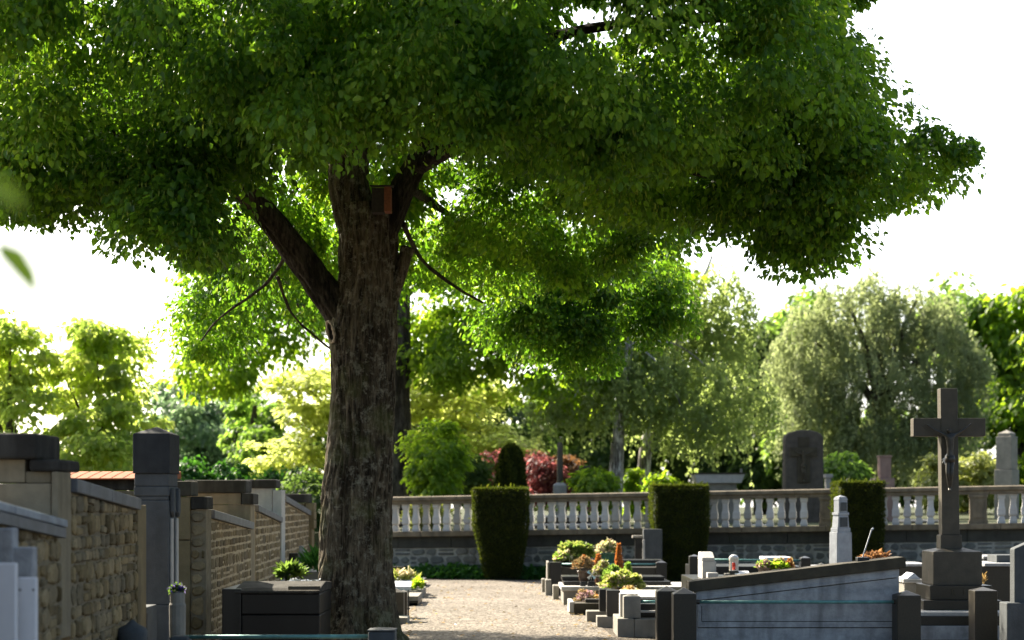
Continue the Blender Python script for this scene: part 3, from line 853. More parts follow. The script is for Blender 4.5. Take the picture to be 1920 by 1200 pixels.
for i in range(10):
    a = X(105, D) + i * 0.132
    mb.prismx([(D - .16, Z(900, D)), (D + .5, Z(900, D) + .02), (D + .5, Z(882, D)), (D + .2, Z(888, D)), (D - .16, Z(897, D))], a, a + 0.126)
mb.build('roof_tiles', M['tile'], w2, bevel=0.012)
mb = MB(); pxb(mb, 330, 356, 931, 1012, D - .06, 0.4); pxb(mb, 330, 356, 1014, 1215, D - .055, 0.4); mb.build('pier', M['ochre'], w2, bevel=0.01)
mb = MB(); pxb(mb, 326, 358, 902, 930, D - .1, 0.46); mb.build('cap_stone', M['oldslab'], w2, bevel=0.015)
mb = MB(); pxb(mb, 358, 388, 931, 955, D - .05, 0.4); mb.build('cap_stone', M['cap'], w2, bevel=0.015)

w3 = thing('boundary_wall', 'wall bay with long sloping coping between the ochre pier and the linden trunk', 'wall', (wx(21.5), 21.5, 0), 'bays of the stone boundary wall')
long_bay(w3, 19.6, 23.7, 1.545, 1.36, 'slate', 33, 0.125, 0.24, 0.10, ribbon=True)
D = 23.75
mb = MB(); pxb(mb, 350, 452, 924.5, 946, D, 0.4); pxb(mb, 350, 470, 946.5, 1160, D + .01, 0.4); mb.build('end_wall', M['ashlar'], w3, bevel=0.008)
mb = MB(); pxb(mb, 345, 461, 900, 924, D - .07, 0.55); mb.build('cap_stone', M['cap'], w3, bevel=0.02)
mb = MB(); pxb(mb, 453, 475, 925, 946, D - .05, 0.5); mb.build('cap_stone', M['cap'], w3, bevel=0.02)

w4 = thing('boundary_wall', 'short rubble wall bay with pale ashlar end and black cap, further along beside the trunk', 'wall', (wx(26), 26, 0), 'bays of the stone boundary wall')
long_bay(w4, 24.3, 27.95, 1.60, 1.40, 'slate', 34, 0.125, 0.26, 0.09, ribbon=True)
D = 28.0
mb = MB(); pxb(mb, 440, 511, 915.5, 1140, D, 0.4); pxb(mb, 511.5, 528, 919, 1140, D - .04, 0.44); mb.build('end_wall', M['palestone'], w4, bevel=0.008)
mb = MB(); pxb(mb, 440, 518, 899, 915, D - .08, 0.55); mb.build('cap_stone', M['cap'], w4, bevel=0.02)

w5 = thing('boundary_wall', 'farthest rubble wall bay ending in a low ochre block pier', 'wall', (wx(31), 31, 0), 'bays of the stone boundary wall')
long_bay(w5, 28.5, 33.9, 1.76, 1.49, 'slate', 35, 0.13, 0.28, 0.10, ribbon=True)
D = 34.0
mb = MB(); pxb(mb, 520, 572, 943.5, 1105, D, 0.4)
for a, b in ((943, 958), (958.5, 975), (975.5, 991), (991.5, 1105)): pxb(mb, 573, 589 if a < 985 else 585, a, b, D - .05, 0.4)
mb.build('pier', M['ochre'], w5, bevel=0.012)
mb = MB(); pxb(mb, 515, 579, 926, 943, D - .09, 0.55); mb.build('cap_stone', M['cap'], w5, bevel=0.02)

# ------------------------------------------------------------------ the big linden
TD = 20.2
lin = thing('linden_tree', 'big linden with thick ridged trunk and wide dark green crown beside the path', 'tree', (X(668, TD), TD, 0))
prof = [(1203, 663, 86), (1180, 664, 77), (1150, 667, 70), (1100, 669, 67), (1000, 670, 65), (900, 673, 63), (800, 677, 60), (700, 680, 60), (620, 683, 63), (560, 689, 57), (500, 691, 55), (430, 691, 53), (385, 691, 50)]
trunk = bark_tube('trunk', [P(c, y, TD) for y, c, h in prof], [h * TD / F - 0.016 for y, c, h in prof], lin, M['bark'], 170, 0.03, 0.020, 1.0, 0.24)
for k, (pl, rd) in enumerate((([(636, 1000, -.10), (616, 1090, -.18), (598, 1150, -.24), (580, 1190, -.28), (560, 1210, -.32)], [.07, .12, .12, .09, .04]), ([(690, 1090, -.2), (700, 1150, -.32), (712, 1192, -.42), (722, 1222, -.55)], [.10, .13, .11, .04]))):
    bark_tube('root', [P(a, b, TD + d) for a, b, d in pl], rd, lin, M['bark'], 40, 0.03, 0.014, 80.0 + k)
bark_tube('limb', [P(672, 440, TD), P(660, 385, TD), P(652, 330, TD), P(655, 230, TD), P(640, 120, TD), P(600, -30, TD - .3), P(560, -250, TD - .6)], [0.20, 0.235, 0.225, 0.20, 0.17, 0.13, 0.06], lin, M['bark'], 80, 0.05, 0.016, 3.0)
bark_tube('limb', [P(700, 460, TD), P(728, 410, TD), P(756, 352, TD), P(790, 290, TD), P(850, 190, TD), P(930, 60, TD), P(1020, -160, TD)], [0.18, 0.165, 0.135, 0.12, 0.10, 0.085, 0.04], lin, M['bark_limb_shaded'], 80, 0.05, 0.015, 5.0)
bark_tube('limb', [P(668, 640, TD + .1), P(628, 572, TD), P(575, 500, TD - .1), P(500, 405, TD - .3), P(440, 345, TD - .5), P(350, 290, TD - .8), P(230, 250, TD - 1.2), P(60, 215, TD - 1.6)], [0.15, 0.185, 0.155, 0.135, 0.115, 0.095, 0.07, 0.04], lin, M['bark_limb_shaded'], 80, 0.045, 0.015, 7.0)
st = bark_tube('branch_stub', [P(735, 560, TD), P(750, 515, TD), P(760, 482, TD), P(765, 466, TD)], [0.07, 0.085, 0.082, 0.085], lin, M['bark'], 40, 0.03, 0.008, 11.0)
mb = MB(); mb.tube([P(764.5, 468, TD), P(766, 463.5, TD)], 0.078, 20); mb.build('cut_face', M['darkwood'], st)
mb = MB()                                                     # healed scar where a branch was removed
c = P(620, 622, TD - 0.24)
ring = []
for i in range(25):
    a = 2 * math.pi * i / 24
    ring.append(c + Vector((0.042 * math.cos(a) - 0.025 * math.sin(a), -0.05 * math.cos(a) - 0.01, 0.125 * math.sin(a) * (1 - .15 * math.cos(a)))))
mb.tube(ring, [0.015 + 0.006 * math.sin(i * 1.7) for i in range(25)], 8)
sc_o = mb.build('branch_scar', M['cut'], lin, smooth=True)
mb = MB(); mb.add([r + Vector((0.004, 0.012, 0)) for r in ring[:24]] + [c + Vector((0.01, 0.06, 0))], [(i, (i + 1) % 24, 24) for i in range(24)])
mb.build('scar_hollow', M['darkwood'], sc_o)
rg = random.Random(3)
branches = [
    ([(640, 200), (560, 130), (430, 90), (250, 60)], 0.09, -2.5), ([(650, 260), (590, 220), (520, 190), (420, 170)], 0.07, -3.0),
    ([(770, 320), (900, 250), (1100, 200), (1350, 200), (1550, 240)], 0.10, -1.5), ([(900, 250), (1050, 270), (1200, 300), (1330, 340)], 0.05, -1.6),
    ([(830, 200), (950, 100), (1150, 40), (1400, 30)], 0.09, -3.5), ([(700, 260), (760, 190), (850, 170)], 0.05, -4.2),
    ([(540, 470), (490, 540), (420, 600), (370, 640)], 0.022, 1.5), ([(520, 520), (545, 590), (600, 640), (640, 665)], 0.018, 1.8),
    ([(757, 420), (790, 480), (850, 530), (900, 560)], 0.028, 1.6), ([(300, 290), (180, 330), (80, 370)], 0.05, -1.5), ([(440, 345), (350, 400), (320, 470)], 0.04, -1.5),
    ([(650, 200), (720, 60), (790, -60)], 0.07, 2.5), ([(655, 230), (560, 330), (480, 500)], 0.05, 3.5), ([(760, 345), (860, 420), (1010, 500)], 0.06, 3.5)]
for k, (pl, r0, dd) in enumerate(branches):
    n = len(pl)
    pts = [P(px + (rg.uniform(-8, 8) if i else 0), py + (rg.uniform(-8, 8) if i else 0), TD + dd * (i / (n - 1)) ** 0.7) for i, (px, py) in enumerate(pl)]
    bark_tube('branch', pts, [r0 * (1 - 0.75 * i / (n - 1)) for i in range(n)], lin, M['bark_limb_shaded'], 14, 0.09, 0.006, 20.0 + k)

lobes = [
    (1.2, 18.6, 7.8, 3.05, 4.0, 2.6), (4.05, 18.8, 5.40, 0.95, 1.2, 0.34), (4.3, 18.8, 5.35, 0.75, 0.9, 0.18), (3.1, 18.9, 5.75, 1.15, 1.5, 0.62), (3.15, 19.2, 5.0, 0.95, 1.4, 0.36), (2.0, 17.2, 5.9, 1.6, 2.0, 0.8), (1.9, 18.9, 5.4, 1.4, 1.7, 0.65), (3.2, 19.3, 4.7, 0.55, 0.8, 0.22),
    (-0.9, 15.6, 7.0, 3.3, 2.4, 2.1), (0.6, 16.6, 5.7, 1.6, 1.8, 0.8), (-1.9, 15.8, 5.7, 1.0, 1.2, 0.7), (-1.2, 16.2, 6.0, 1.4, 1.2, 0.9),
    (-4.6, 18.0, 7.3, 2.9, 3.6, 2.4), (-4.7, 17.4, 5.3, 1.5, 1.6, 0.5), (-3.7, 17.6, 5.2, 1.1, 1.2, 0.5), (-5.6, 17.6, 7.2, 1.8, 2.6, 2.0), (-2.4, 17.2, 6.6, 1.6, 1.8, 1.6),
    (-3.2, 16.9, 4.40, 0.30, 0.6, 0.42), (-3.1, 16.6, 4.12, 0.20, 0.4, 0.28), (-3.3, 16.8, 4.5, 0.34, 0.5, 0.40), (-3.2, 16.9, 4.40, 0.30, 0.6, 0.42), (-3.1, 16.6, 4.12, 0.20, 0.4, 0.28), (-3.3, 16.8, 4.5, 0.34, 0.5, 0.40), (-3.6, 16.8, 4.45, 0.25, 0.4, 0.30), (-4.6, 17.2, 4.75, 0.5, 0.6, 0.25), (-3.4, 17.0, 4.9, 0.45, 0.8, 0.4), (-5.4, 17.6, 5.0, 0.5, 0.7, 0.3),
    (-2.2, 22.2, 6.2, 3.4, 1.8, 1.9), (0.7, 21.7, 5.3, 1.6, 1.5, 1.0), (-2.2, 21.6, 5.9, 1.6, 0.8, 1.0), (-1.4, 21.8, 7.0, 1.8, 0.9, 1.0), (-1.0, 19.0, 10.2, 4.8, 4.4, 3.0),
    (0.1, 24.9, 5.1, 1.3, 0.55, 0.75), (1.4, 25.2, 4.75, 1.1, 0.5, 0.65), (-3.7, 24.8, 4.75, 1.0, 0.55, 0.7), (-4.4, 25.2, 4.2, 0.6, 0.5, 0.5), (-2.9, 24.6, 5.4, 1.1, 0.6, 0.7), (1.0, 25.0, 4.0, 0.6, 0.45, 0.40), (0.4, 25.0, 4.4, 0.9, 0.5, 0.5), (2.0, 25.1, 4.5, 0.6, 0.5, 0.5), (-4.0, 24.9, 5.4, 0.8, 0.6, 0.6)]
def pockets(cc):                                              # bare pockets between the boughs
    v = np.array([noise.noise(Vector(c) * 0.85 + Vector((3.1, 7.7, 1.3))) for c in cc])
    return (v > -0.25) | (cc[:, 0] > 2.6) | (cc[:, 2] < 5.5)
crown('crown', lin, lobes, 2300, 275, 0.40, 0.076, M['l_main'], 12, 0.55, keep=pockets, bract=72, flat=0.8, droop=1.0, spread=0.75, up=0.7, wr=0.70, rand=0.55, jit=0.65)

nb = thing('nest_box', 'small dark wooden nest box with red brown side board under the crown', 'nest box', P(715, 398, TD - 0.46))
mb = MB(); D = TD - 0.52
mb.box(X(697, D), X(720, D), D, D + 0.17, Z(398, D), Z(352, D)); mb.build('box', M['darkwood'], nb, bevel=0.004)
mb = MB(); mb.box(X(720.3, D), X(733, D), D - 0.004, D + 0.17, Z(396, D), Z(350, D)); mb.build('side_board', M['redwood'], nb, bevel=0.003)
mb = MB(); mb.prismx([(D - 0.05, Z(351, D)), (D + 0.19, Z(346, D)), (D + 0.19, Z(343, D)), (D - 0.05, Z(348, D))], X(694, D), X(737, D)); mb.build('lid', M['darkwood'], nb, bevel=0.003)

# leafy twig close to the lens, hanging from a bough above the frame
tw = thing('leafy_twig', 'out of focus green leaves on a thin twig close to the viewer', 'twig', P(-60, 200, 2.3))
mb = MB(); mb.tube([P(-120, -80, 2.32), P(-90, 150, 2.3), P(-60, 330, 2.29), P(-30, 420, 2.28), P(-8, 452, 2.27)], [0.003, 0.0028, 0.0024, 0.0016, 0.0012], 8); mb.build('stem', M['bark_far'], tw, smooth=True)
ps = np.array([P(-14, 440, 2.27), P(-38, 338, 2.29)])
axs = np.array([(0.62, -0.05, -0.78), (0.80, -0.2, -0.45)]); nms = np.array([(0.75, -0.75, 0.5), (0.1, -0.8, 0.7)])
leaf_object('leaves', [(leaf_geo(ps, axs, nms, np.array([0.118, 0.080]), 0.5, 0.1), np.array([0.3, 0.9]), 0)], [M['l_near']], tw)

# windfall leaves on the gravel
rng = np.random.default_rng(77); n = 420
yy = 16 + 19 * rng.random(n); xx = -0.55 - 0.04 * yy + (2.6 * rng.random(n)); edge = rng.random(n) < 0.45
xx = np.where(edge, np.where(rng.random(n) < 0.5, -0.5 - 0.04 * yy + 0.15 * rng.random(n), 2.0 - 0.04 * yy - 0.15 * rng.random(n)), xx)
ps = np.stack([xx, yy, 0.024 + 0.006 * rng.random(n)], 1)
o = leaf_object('fallen_leaves', [(leaf_geo(ps, rng.normal(size=(n, 3)) * [1, 1, 0.05], np.array([0, 0, 1.0]) + rng.normal(size=(n, 3)) * 0.2, 0.055 * (0.5 + rng.random(n)), 0.6), rng.random(n), 0)], [M['l_heath']])
tag(o, 'scattered dry leaves lying on the gravel path', 'leaves', kind='stuff')
# ------------------------------------------------------------------ trees and shrubs of the terrace
def mktree(name, label, cat, px, D, lobes, n, per, cr, ln, mat, seed, trunk=None, group=None, bark='bark_far', inner=0.4, **kw):
    x = X(px, D); zb = terr(x)
    t = thing(name, label, cat, (x, D, zb), group)
    if trunk:
        r, pyt = trunk
        top = Z(pyt, D)
        pts = [Vector((x, D, zb - 0.05)), Vector((x + 0.03, D, zb + (top - zb) * 0.33)), Vector((x - 0.04, D, zb + (top - zb) * 0.66)), Vector((x + 0.05, D, top))]
        bark_tube('trunk', pts, [r * 1.15, r, r * 0.8, r * 0.35], t, M[bark], 28, 0.12, r * 0.06, seed * 1.3)
        rg = random.Random(seed)
        for l in lobes[:4]:
            a = pts[1].lerp(pts[2], rg.random())
            c = Vector(l[:3]) + Vector((0, 0, l[5] * 0.25))
            m = a.lerp(c, 0.5) + Vector((0, 0, 0.15))
            bark_tube('branch', [a, m, c], [r * 0.45, r * 0.3, r * 0.08], t, M[bark], 12, 0.15, r * 0.03, seed * 0.7)
    crown('crown', t, lobes, n, per, cr, ln, mat, seed, inner, **kw)
    return t

# second linden behind the balustrade
D = 47.0
t = thing('linden_tree', 'second linden with bright sunlit leaves, its straight trunk rising behind the balustrade', 'tree', (X(738, D), D, terr(X(738, D))))
bark_tube('trunk', [Vector((X(733, D), D, 0.95)), P(734, 850, D), P(734, 720, D), P(736, 640, D), P(745, 560, D), P(755, 480, D)], [0.57, 0.53, 0.51, 0.47, 0.34, 0.14], t, M['bark_far'], 70, 0.06, 0.014, 51.0)
bark_tube('branch_stub', [P(755, 700, D), P(768, 690, D), P(776, 688, D)], [0.14, 0.12, 0.11], t, M['bark_far'], 18, 0.06, 0.01, 52.0)
BR = [([(740, 640), (640, 600), (500, 560), (400, 590)], 0.10), ([(750, 560), (820, 520), (930, 500), (1040, 540)], 0.09), ([(750, 540), (900, 470), (1100, 450)], 0.10)]
for k, (pl, r0) in enumerate(BR):
    bark_tube('branch', [P(a, b, D - 0.3 * i) for i, (a, b) in enumerate(pl)], [r0 * (1 - 0.26 * i) for i in range(len(pl))], t, M['bark_far'], 12, 0.15, 0.006, 60.0 + k)
lobes = [lobe(335, 600, 520, 690, D + .3, 1.3), lobe(450, 760, 420, 600, D + 1, 1.5), lobe(760, 1180, 420, 640, D + .3, 1.4), lobe(940, 1180, 620, 780, D - 1.2, 1.6), lobe(335, 480, 640, 740, D - .6, 1.4), lobe(1060, 1285, 470, 640, D - .4, 1.8), lobe(620, 900, 560, 700, D + 1, 1.8), lobe(760, 1000, 600, 720, D - .5, 1.6), lobe(900, 1240, 520, 680, D - 1, 1.5), lobe(1040, 1320, 400, 570, D - .5, 1.3), lobe(760, 1120, 370, 520, D, 1.3), lobe(345, 640, 430, 580, D, 1.1), lobe(560, 700, 500, 660, D + .6, 1.0)]
crown('crown', t, lobes, 600, 95, 0.66, 0.15, M['l_second'], 61, 0.3, flat=0.6, droop=0.9, up=0.7)

# pale maples over the left wall
mktree('pale_tree', 'pale green leafy tree rising over the nearest wall bay, with a ragged top', 'tree', 20, 40, [lobe(-60, 92, 590, 760, 40.5, .8), lobe(-140, 60, 640, 800, 41, .9), lobe(-90, 150, 730, 905, 39.5, .9), lobe(-5, 45, 575, 680, 40.3, .4), lobe(55, 98, 605, 700, 40.2, .4), lobe(-20, 140, 820, 915, 38.8, .6)], 115, 68, 0.46, 0.16, M['l_pale'], 71, (0.13, 740), 'pale trees behind the boundary wall', up=0.6)
mktree('pale_tree', 'pale green leafy tree standing just short of the tall grave pillar, behind the tiled wall', 'tree', 190, 41, [lobe(118, 246, 602, 740, 41, .7), lobe(170, 265, 690, 790, 41.5, .7), lobe(110, 275, 740, 905, 40, .9), lobe(60, 180, 660, 780, 41.5, .6), lobe(205, 268, 620, 700, 41.2, .4), lobe(140, 190, 590, 670, 41, .4), lobe(110, 290, 820, 915, 39, .6), lobe(225, 300, 760, 860, 40.5, .5)], 130, 68, 0.44, 0.16, M['l_pale'], 72, (0.13, 740), 'pale trees behind the boundary wall', up=0.6)
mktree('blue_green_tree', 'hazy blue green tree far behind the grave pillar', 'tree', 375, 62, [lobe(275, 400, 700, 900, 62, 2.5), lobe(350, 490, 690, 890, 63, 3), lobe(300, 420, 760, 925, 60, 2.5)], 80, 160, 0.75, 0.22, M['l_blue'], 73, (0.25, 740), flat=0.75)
mktree('green_tree', 'mid green upright tree squeezed between the golden tree and the blue green tree', 'tree', 475, 56, [lobe(425, 530, 725, 860, 56, 1.8), lobe(440, 545, 790, 930, 55, 1.8)], 60, 150, 0.5, 0.18, M['l_green'], 74, (0.18, 760))
mktree('golden_tree', 'golden yellow tree with tiered sprays on both sides of the linden trunks', 'tree', 700, 52,
       [lobe(505, 640, 680, 800, 52.2, 1.6), lobe(470, 620, 800, 905, 51.6, 1.6), lobe(600, 800, 665, 840, 52.8, 2.2), lobe(760, 945, 690, 800, 52.2, 1.8), lobe(790, 950, 780, 862, 51.5, 1.4), lobe(880, 1010, 818, 862, 51, 0.9)], 250, 80, 0.62, 0.17, M['l_gold'], 75, (0.22, 740), flat=0.28, droop=0.35, spread=1.0, up=1.3, jit=0.35)

hg = thing('clipped_hedge', 'long dark green hedge showing above the wall between the grave pillar and the linden', 'hedge', (X(430, 44), 44, terr(-7)))
crown('foliage', hg, [lobe(270, 400, 866, 950, 44, 0.5), lobe(380, 500, 868, 950, 44, 0.5), lobe(480, 615, 880, 950, 44, 0.5)], 150, 110, 0.32, 0.11, M['l_ivy'], 76, 0.2, flat=0.8)
mktree('dark_shrub', 'dark shrub with a few pale arching sprays at the far end of the boundary wall', 'shrub', 575, 41, [lobe(530, 612, 885, 960, 41, 0.7), lobe(555, 620, 905, 1000, 40, 0.5)], 40, 120, 0.3, 0.11, M['l_dark'], 77)
mktree('round_shrub', 'rounded deep green shrub beside the second linden trunk', 'shrub', 815, 42, [lobe(768, 862, 782, 935, 42, 1.0), lobe(775, 850, 860, 960, 41.6, 0.8)], 90, 110, 0.32, 0.12, M['l_second'], 78, flat=0.8)
mktree('dark_shrub', 'dark bluish shrub between the round shrub and the thuja', 'shrub', 895, 45, [lobe(862, 905, 850, 950, 45, 0.8)], 36, 120, 0.35, 0.12, M['l_dark'], 79)
mktree('red_shrub', 'small crimson shrub peeping out on the far side of the thuja', 'shrub', 920, 48, [lobe(902, 948, 852, 945, 47, 0.6)], 48, 110, 0.25, 0.11, M['l_red'], 80)
mktree('red_shrub', 'wide crimson shrub between the thuja and the slender stone column', 'shrub', 1020, 48, [lobe(975, 1052, 852, 950, 48, 0.9), lobe(1000, 1060, 872, 950, 47.6, 0.6)], 60, 110, 0.32, 0.11, M['l_red'], 81)
mktree('bronze_shrub', 'bronze leaved shrub behind the slender stone column', 'shrub', 1072, 48.5, [lobe(1040, 1098, 855, 950, 48.5, 0.8)], 48, 110, 0.3, 0.11, M['l_brown'], 82)

# thuja: conical column
D = 43.0
t = thing('thuja', 'dark columnar thuja among the crimson shrubs', 'conifer', (X(958, D), D, terr(0)))
rng = np.random.default_rng(83); n = 9000
zt, zb = Z(838, D), terr(0)
u = rng.random(n); th = rng.random(n) * 2 * math.pi
rad = 0.37 * np.sqrt(np.clip(1 - u ** 4, 0.02, 1)) * (0.9 + 0.12 * np.sin(th * 7 + u * 9))
pos = np.stack([X(958, D) + rad * np.cos(th), D + rad * np.sin(th), zb + u * (zt - zb)], 1)
dr = np.stack([np.cos(th), np.sin(th), 0 * th], 1)
leaf_object('foliage', [(leaf_geo(pos, dr * 0.5 + np.array([0, 0, 1.0]) + rng.normal(size=(n, 3)) * 0.3, dr + rng.normal(size=(n, 3)) * 0.4, 0.11 * (0.6 + 0.8 * rng.random(n)), 0.4), rng.random(n), 0)], [M['l_yew']], t)
mb = MB(); mb.lathe([(0.24, zb), (0.29, zb + 0.5), (0.26, zt - 0.6), (0.08, zt - 0.1)], 14, (X(958, D), D, 0)); mb.build('twig_core', M['yewcore'], t)

# weeping birches
def birch(label, pl, rad, lobes, n, per, drop, seed):
    D = pl[0][2]
    x = X(pl[0][0], D)
    t = thing('birch_tree', label, 'tree', (x, D, terr(x)), 'weeping birches on the terrace')
    bark_tube('trunk', [Vector((x, D, terr(x) - 0.05))] + [P(*p) for p in pl[1:]], rad, t, M['birch'], 26, 0.1, 0.008, seed)
    rg = random.Random(seed)
    for l in lobes:
        i = rg.randrange(1, len(pl) - 1)
        a = P(*pl[i]); c = Vector(l[:3]) + Vector((0, 0, l[5] * 0.5))
        bark_tube('branch', [a, a.lerp(c, 0.55) + Vector((0, 0, 0.35)), c], [rad[i] * 0.4, rad[i] * 0.22, 0.02], t, M['birch'], 10, 0.15, 0.003, seed + 2)
    weeping('crown', t, lobes, n, per, drop, 0.12, M['l_birch'], seed, 0.2, wr=0.6, sway=0.45)
birch('weeping birch with a leaning white trunk, curtains of fine leaves hanging over the balustrade', [(1152, 0, 45), (1157, 850, 45), (1166, 760, 45), (1182, 640, 45.4), (1200, 560, 45.6)], [0.20, 0.17, 0.13, 0.09, 0.03],
      [lobe(1100, 1290, 650, 800, 45.6, .9), lobe(1000, 1150, 730, 800, 45, .7), lobe(1120, 1260, 590, 720, 46, .8), lobe(1180, 1380, 740, 840, 44.8, .7), lobe(1230, 1440, 660, 800, 45.5, .9), lobe(1095, 1260, 600, 790, 44.4, .5)], 720, 20, 0.9, 91)
birch('taller weeping birch with a mottled trunk and thin feathery top against the sky', [(1203, 0, 49), (1210, 850, 49), (1235, 740, 49), (1290, 600, 49), (1335, 480, 49)], [0.21, 0.18, 0.14, 0.10, 0.03],
      [lobe(1275, 1400, 490, 600, 49.2, .7), lobe(1240, 1410, 590, 720, 49.5, 1.0), lobe(1290, 1450, 700, 820, 49, .9), lobe(1200, 1330, 690, 800, 49.6, .8), lobe(1170, 1330, 540, 690, 49.4, .9), lobe(1300, 1420, 540, 680, 49.2, .8)], 760, 22, 1.15, 92)

# silver weeping tree
D = 62.0
x = X(1655, D)
t = thing('silver_tree', 'broad silvery weeping tree behind the stele with the carved cross', 'tree', (x, D, terr(x)))
bark_tube('trunk', [Vector((x, D, 1.2)), P(1656, 840, D), P(1650, 740, D), P(1640, 620, D)], [0.34, 0.3, 0.25, 0.1], t, M['bark_far'], 28, 0.15, 0.02, 95)
for k, (a, b) in enumerate(((1520, 640), (1780, 640), (1590, 570), (1720, 560))):
    bark_tube('branch', [P(1652, 780, D), P((1652 + a) / 2, (740 + b) / 2 - 10, D), P(a, b, D)], [0.17, 0.11, 0.03], t, M['bark_far'], 12, 0.2, 0.008, 96 + k)
weeping('crown', t, [lobe(1462, 1610, 585, 740, 62, 1.4), lobe(1520, 1700, 535, 690, 62.5, 1.6), lobe(1620, 1770, 522, 660, 62.8, 1.5), lobe(1690, 1835, 575, 740, 62, 1.4), lobe(1540, 1760, 650, 770, 61, 1.4), lobe(1470, 1580, 690, 800, 61.5, 1.0), lobe(1720, 1835, 700, 810, 61.6, 1.0), lobe(1590, 1690, 740, 840, 61, 1.0), lobe(1440, 1500, 620, 720, 62, .8), lobe(1800, 1850, 620, 740, 62, .8), lobe(1475, 1540, 555, 620, 62, .6), lobe(1600, 1665, 503, 560, 62.5, .6), lobe(1735, 1800, 535, 600, 62, .6), lobe(1540, 1590, 520, 570, 62.3, .5), lobe(1560, 1650, 780, 870, 60.5, .7), lobe(1690, 1770, 760, 850, 60.8, .7), lobe(1475, 1600, 740, 830, 61, .8), lobe(1700, 1825, 740, 830, 61, .8), lobe(1530, 1780, 790, 860, 60.4, .8)], 2500, 34, 1.5, 0.13, M['l_silver'], 97, 0.35, wr=0.42, sway=0.32)

FARG = 'broadleaf trees at the back of the cemetery'
mktree('broadleaf_tree', 'bright green tree top rising behind the silvery tree, on its birch side', 'tree', 1500, 76, [lobe(1465, 1580, 545, 700, 76, 2.6), lobe(1425, 1520, 585, 720, 77, 2.5), lobe(1440, 1560, 690, 830, 75, 2.5)], 80, 130, 0.9, 0.30, M['l_green'], 101, (0.3, 640), FARG, flat=0.8)
mktree('broadleaf_tree', 'bright green broad tree between the silvery tree and the grey obelisk', 'tree', 1800, 73, [lobe(1730, 1860, 530, 680, 73, 2.6), lobe(1790, 1890, 600, 780, 72, 2.5), lobe(1740, 1880, 740, 930, 70, 2.5)], 100, 130, 0.9, 0.30, M['l_green'], 102, (0.35, 640), FARG, flat=0.8)
mktree('broadleaf_tree', 'tall green tree with yellow green top directly behind the grey obelisk', 'tree', 1910, 70, [lobe(1850, 2010, 525, 700, 70, 3), lobe(1860, 2030, 660, 850, 69, 3), lobe(1840, 2000, 800, 940, 68, 2.5)], 100, 110, 0.9, 0.30, M['l_second'], 103, (0.35, 640), FARG, flat=0.8)
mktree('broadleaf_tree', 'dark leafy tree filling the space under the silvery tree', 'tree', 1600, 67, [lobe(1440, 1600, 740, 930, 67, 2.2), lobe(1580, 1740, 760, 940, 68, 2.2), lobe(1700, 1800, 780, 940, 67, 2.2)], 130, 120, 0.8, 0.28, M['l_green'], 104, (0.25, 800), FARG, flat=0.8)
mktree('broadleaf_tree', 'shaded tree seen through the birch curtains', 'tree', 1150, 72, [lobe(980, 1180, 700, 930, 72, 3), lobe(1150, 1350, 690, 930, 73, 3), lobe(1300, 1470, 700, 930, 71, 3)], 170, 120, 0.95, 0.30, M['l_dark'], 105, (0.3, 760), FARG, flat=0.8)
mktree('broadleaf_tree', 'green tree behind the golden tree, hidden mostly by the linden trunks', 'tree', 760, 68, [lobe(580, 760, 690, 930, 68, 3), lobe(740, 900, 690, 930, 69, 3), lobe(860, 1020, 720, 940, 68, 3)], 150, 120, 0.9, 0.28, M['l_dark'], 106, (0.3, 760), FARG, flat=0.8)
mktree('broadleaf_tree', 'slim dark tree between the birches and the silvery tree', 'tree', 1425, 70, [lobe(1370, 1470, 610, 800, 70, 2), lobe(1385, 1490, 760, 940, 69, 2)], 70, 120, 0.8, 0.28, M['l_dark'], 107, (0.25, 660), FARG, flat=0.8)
mktree('lime_shrub', 'yellow green shrub behind the balustrade next to the tall crucifix', 'shrub', 1800, 44, [lobe(1722, 1800, 855, 950, 44, 0.8), lobe(1780, 1880, 840, 950, 44.4, 0.9)], 80, 110, 0.32, 0.12, M['l_lime'], 108)
mktree('leafy_shrub', 'sunlit green shrub under the birch, behind the white balusters', 'shrub', 1120, 43, [lobe(1085, 1145, 870, 960, 43, 0.7)], 45, 110, 0.3, 0.12, M['l_second'], 109)
mktree('leafy_shrub', 'sunlit green shrub between the two birch trunks', 'shrub', 1185, 46.5, [lobe(1168, 1200, 860, 960, 46.5, 0.5), lobe(1215, 1262, 880, 960, 46.8, 0.6)], 50, 110, 0.3, 0.12, M['l_second'], 110)
mktree('leafy_shrub', 'bushy green shrub behind the tall stele with the carved cross', 'shrub', 1560, 47, [lobe(1530, 1625, 850, 950, 47, 0.8)], 50, 110, 0.34, 0.13, M['l_green'], 111)
mktree('yellow_flag_plant', 'upright bright green plants seen between the balusters near the linden', 'plant', 790, 38.9, [lobe(760, 835, 940, 1000, 38.9, 0.3)], 40, 60, 0.14, 0.16, M['l_lime'], 112, flat=1.2, droop=-0.9, spread=0.4, wr=0.2)

# ------------------------------------------------------------------ monuments on the terrace
def solo(mb, name, mat, label, cat, loc, group=None, **kw):
    return tag(mb.build(name, mat, None, loc, **kw), label, cat, group)

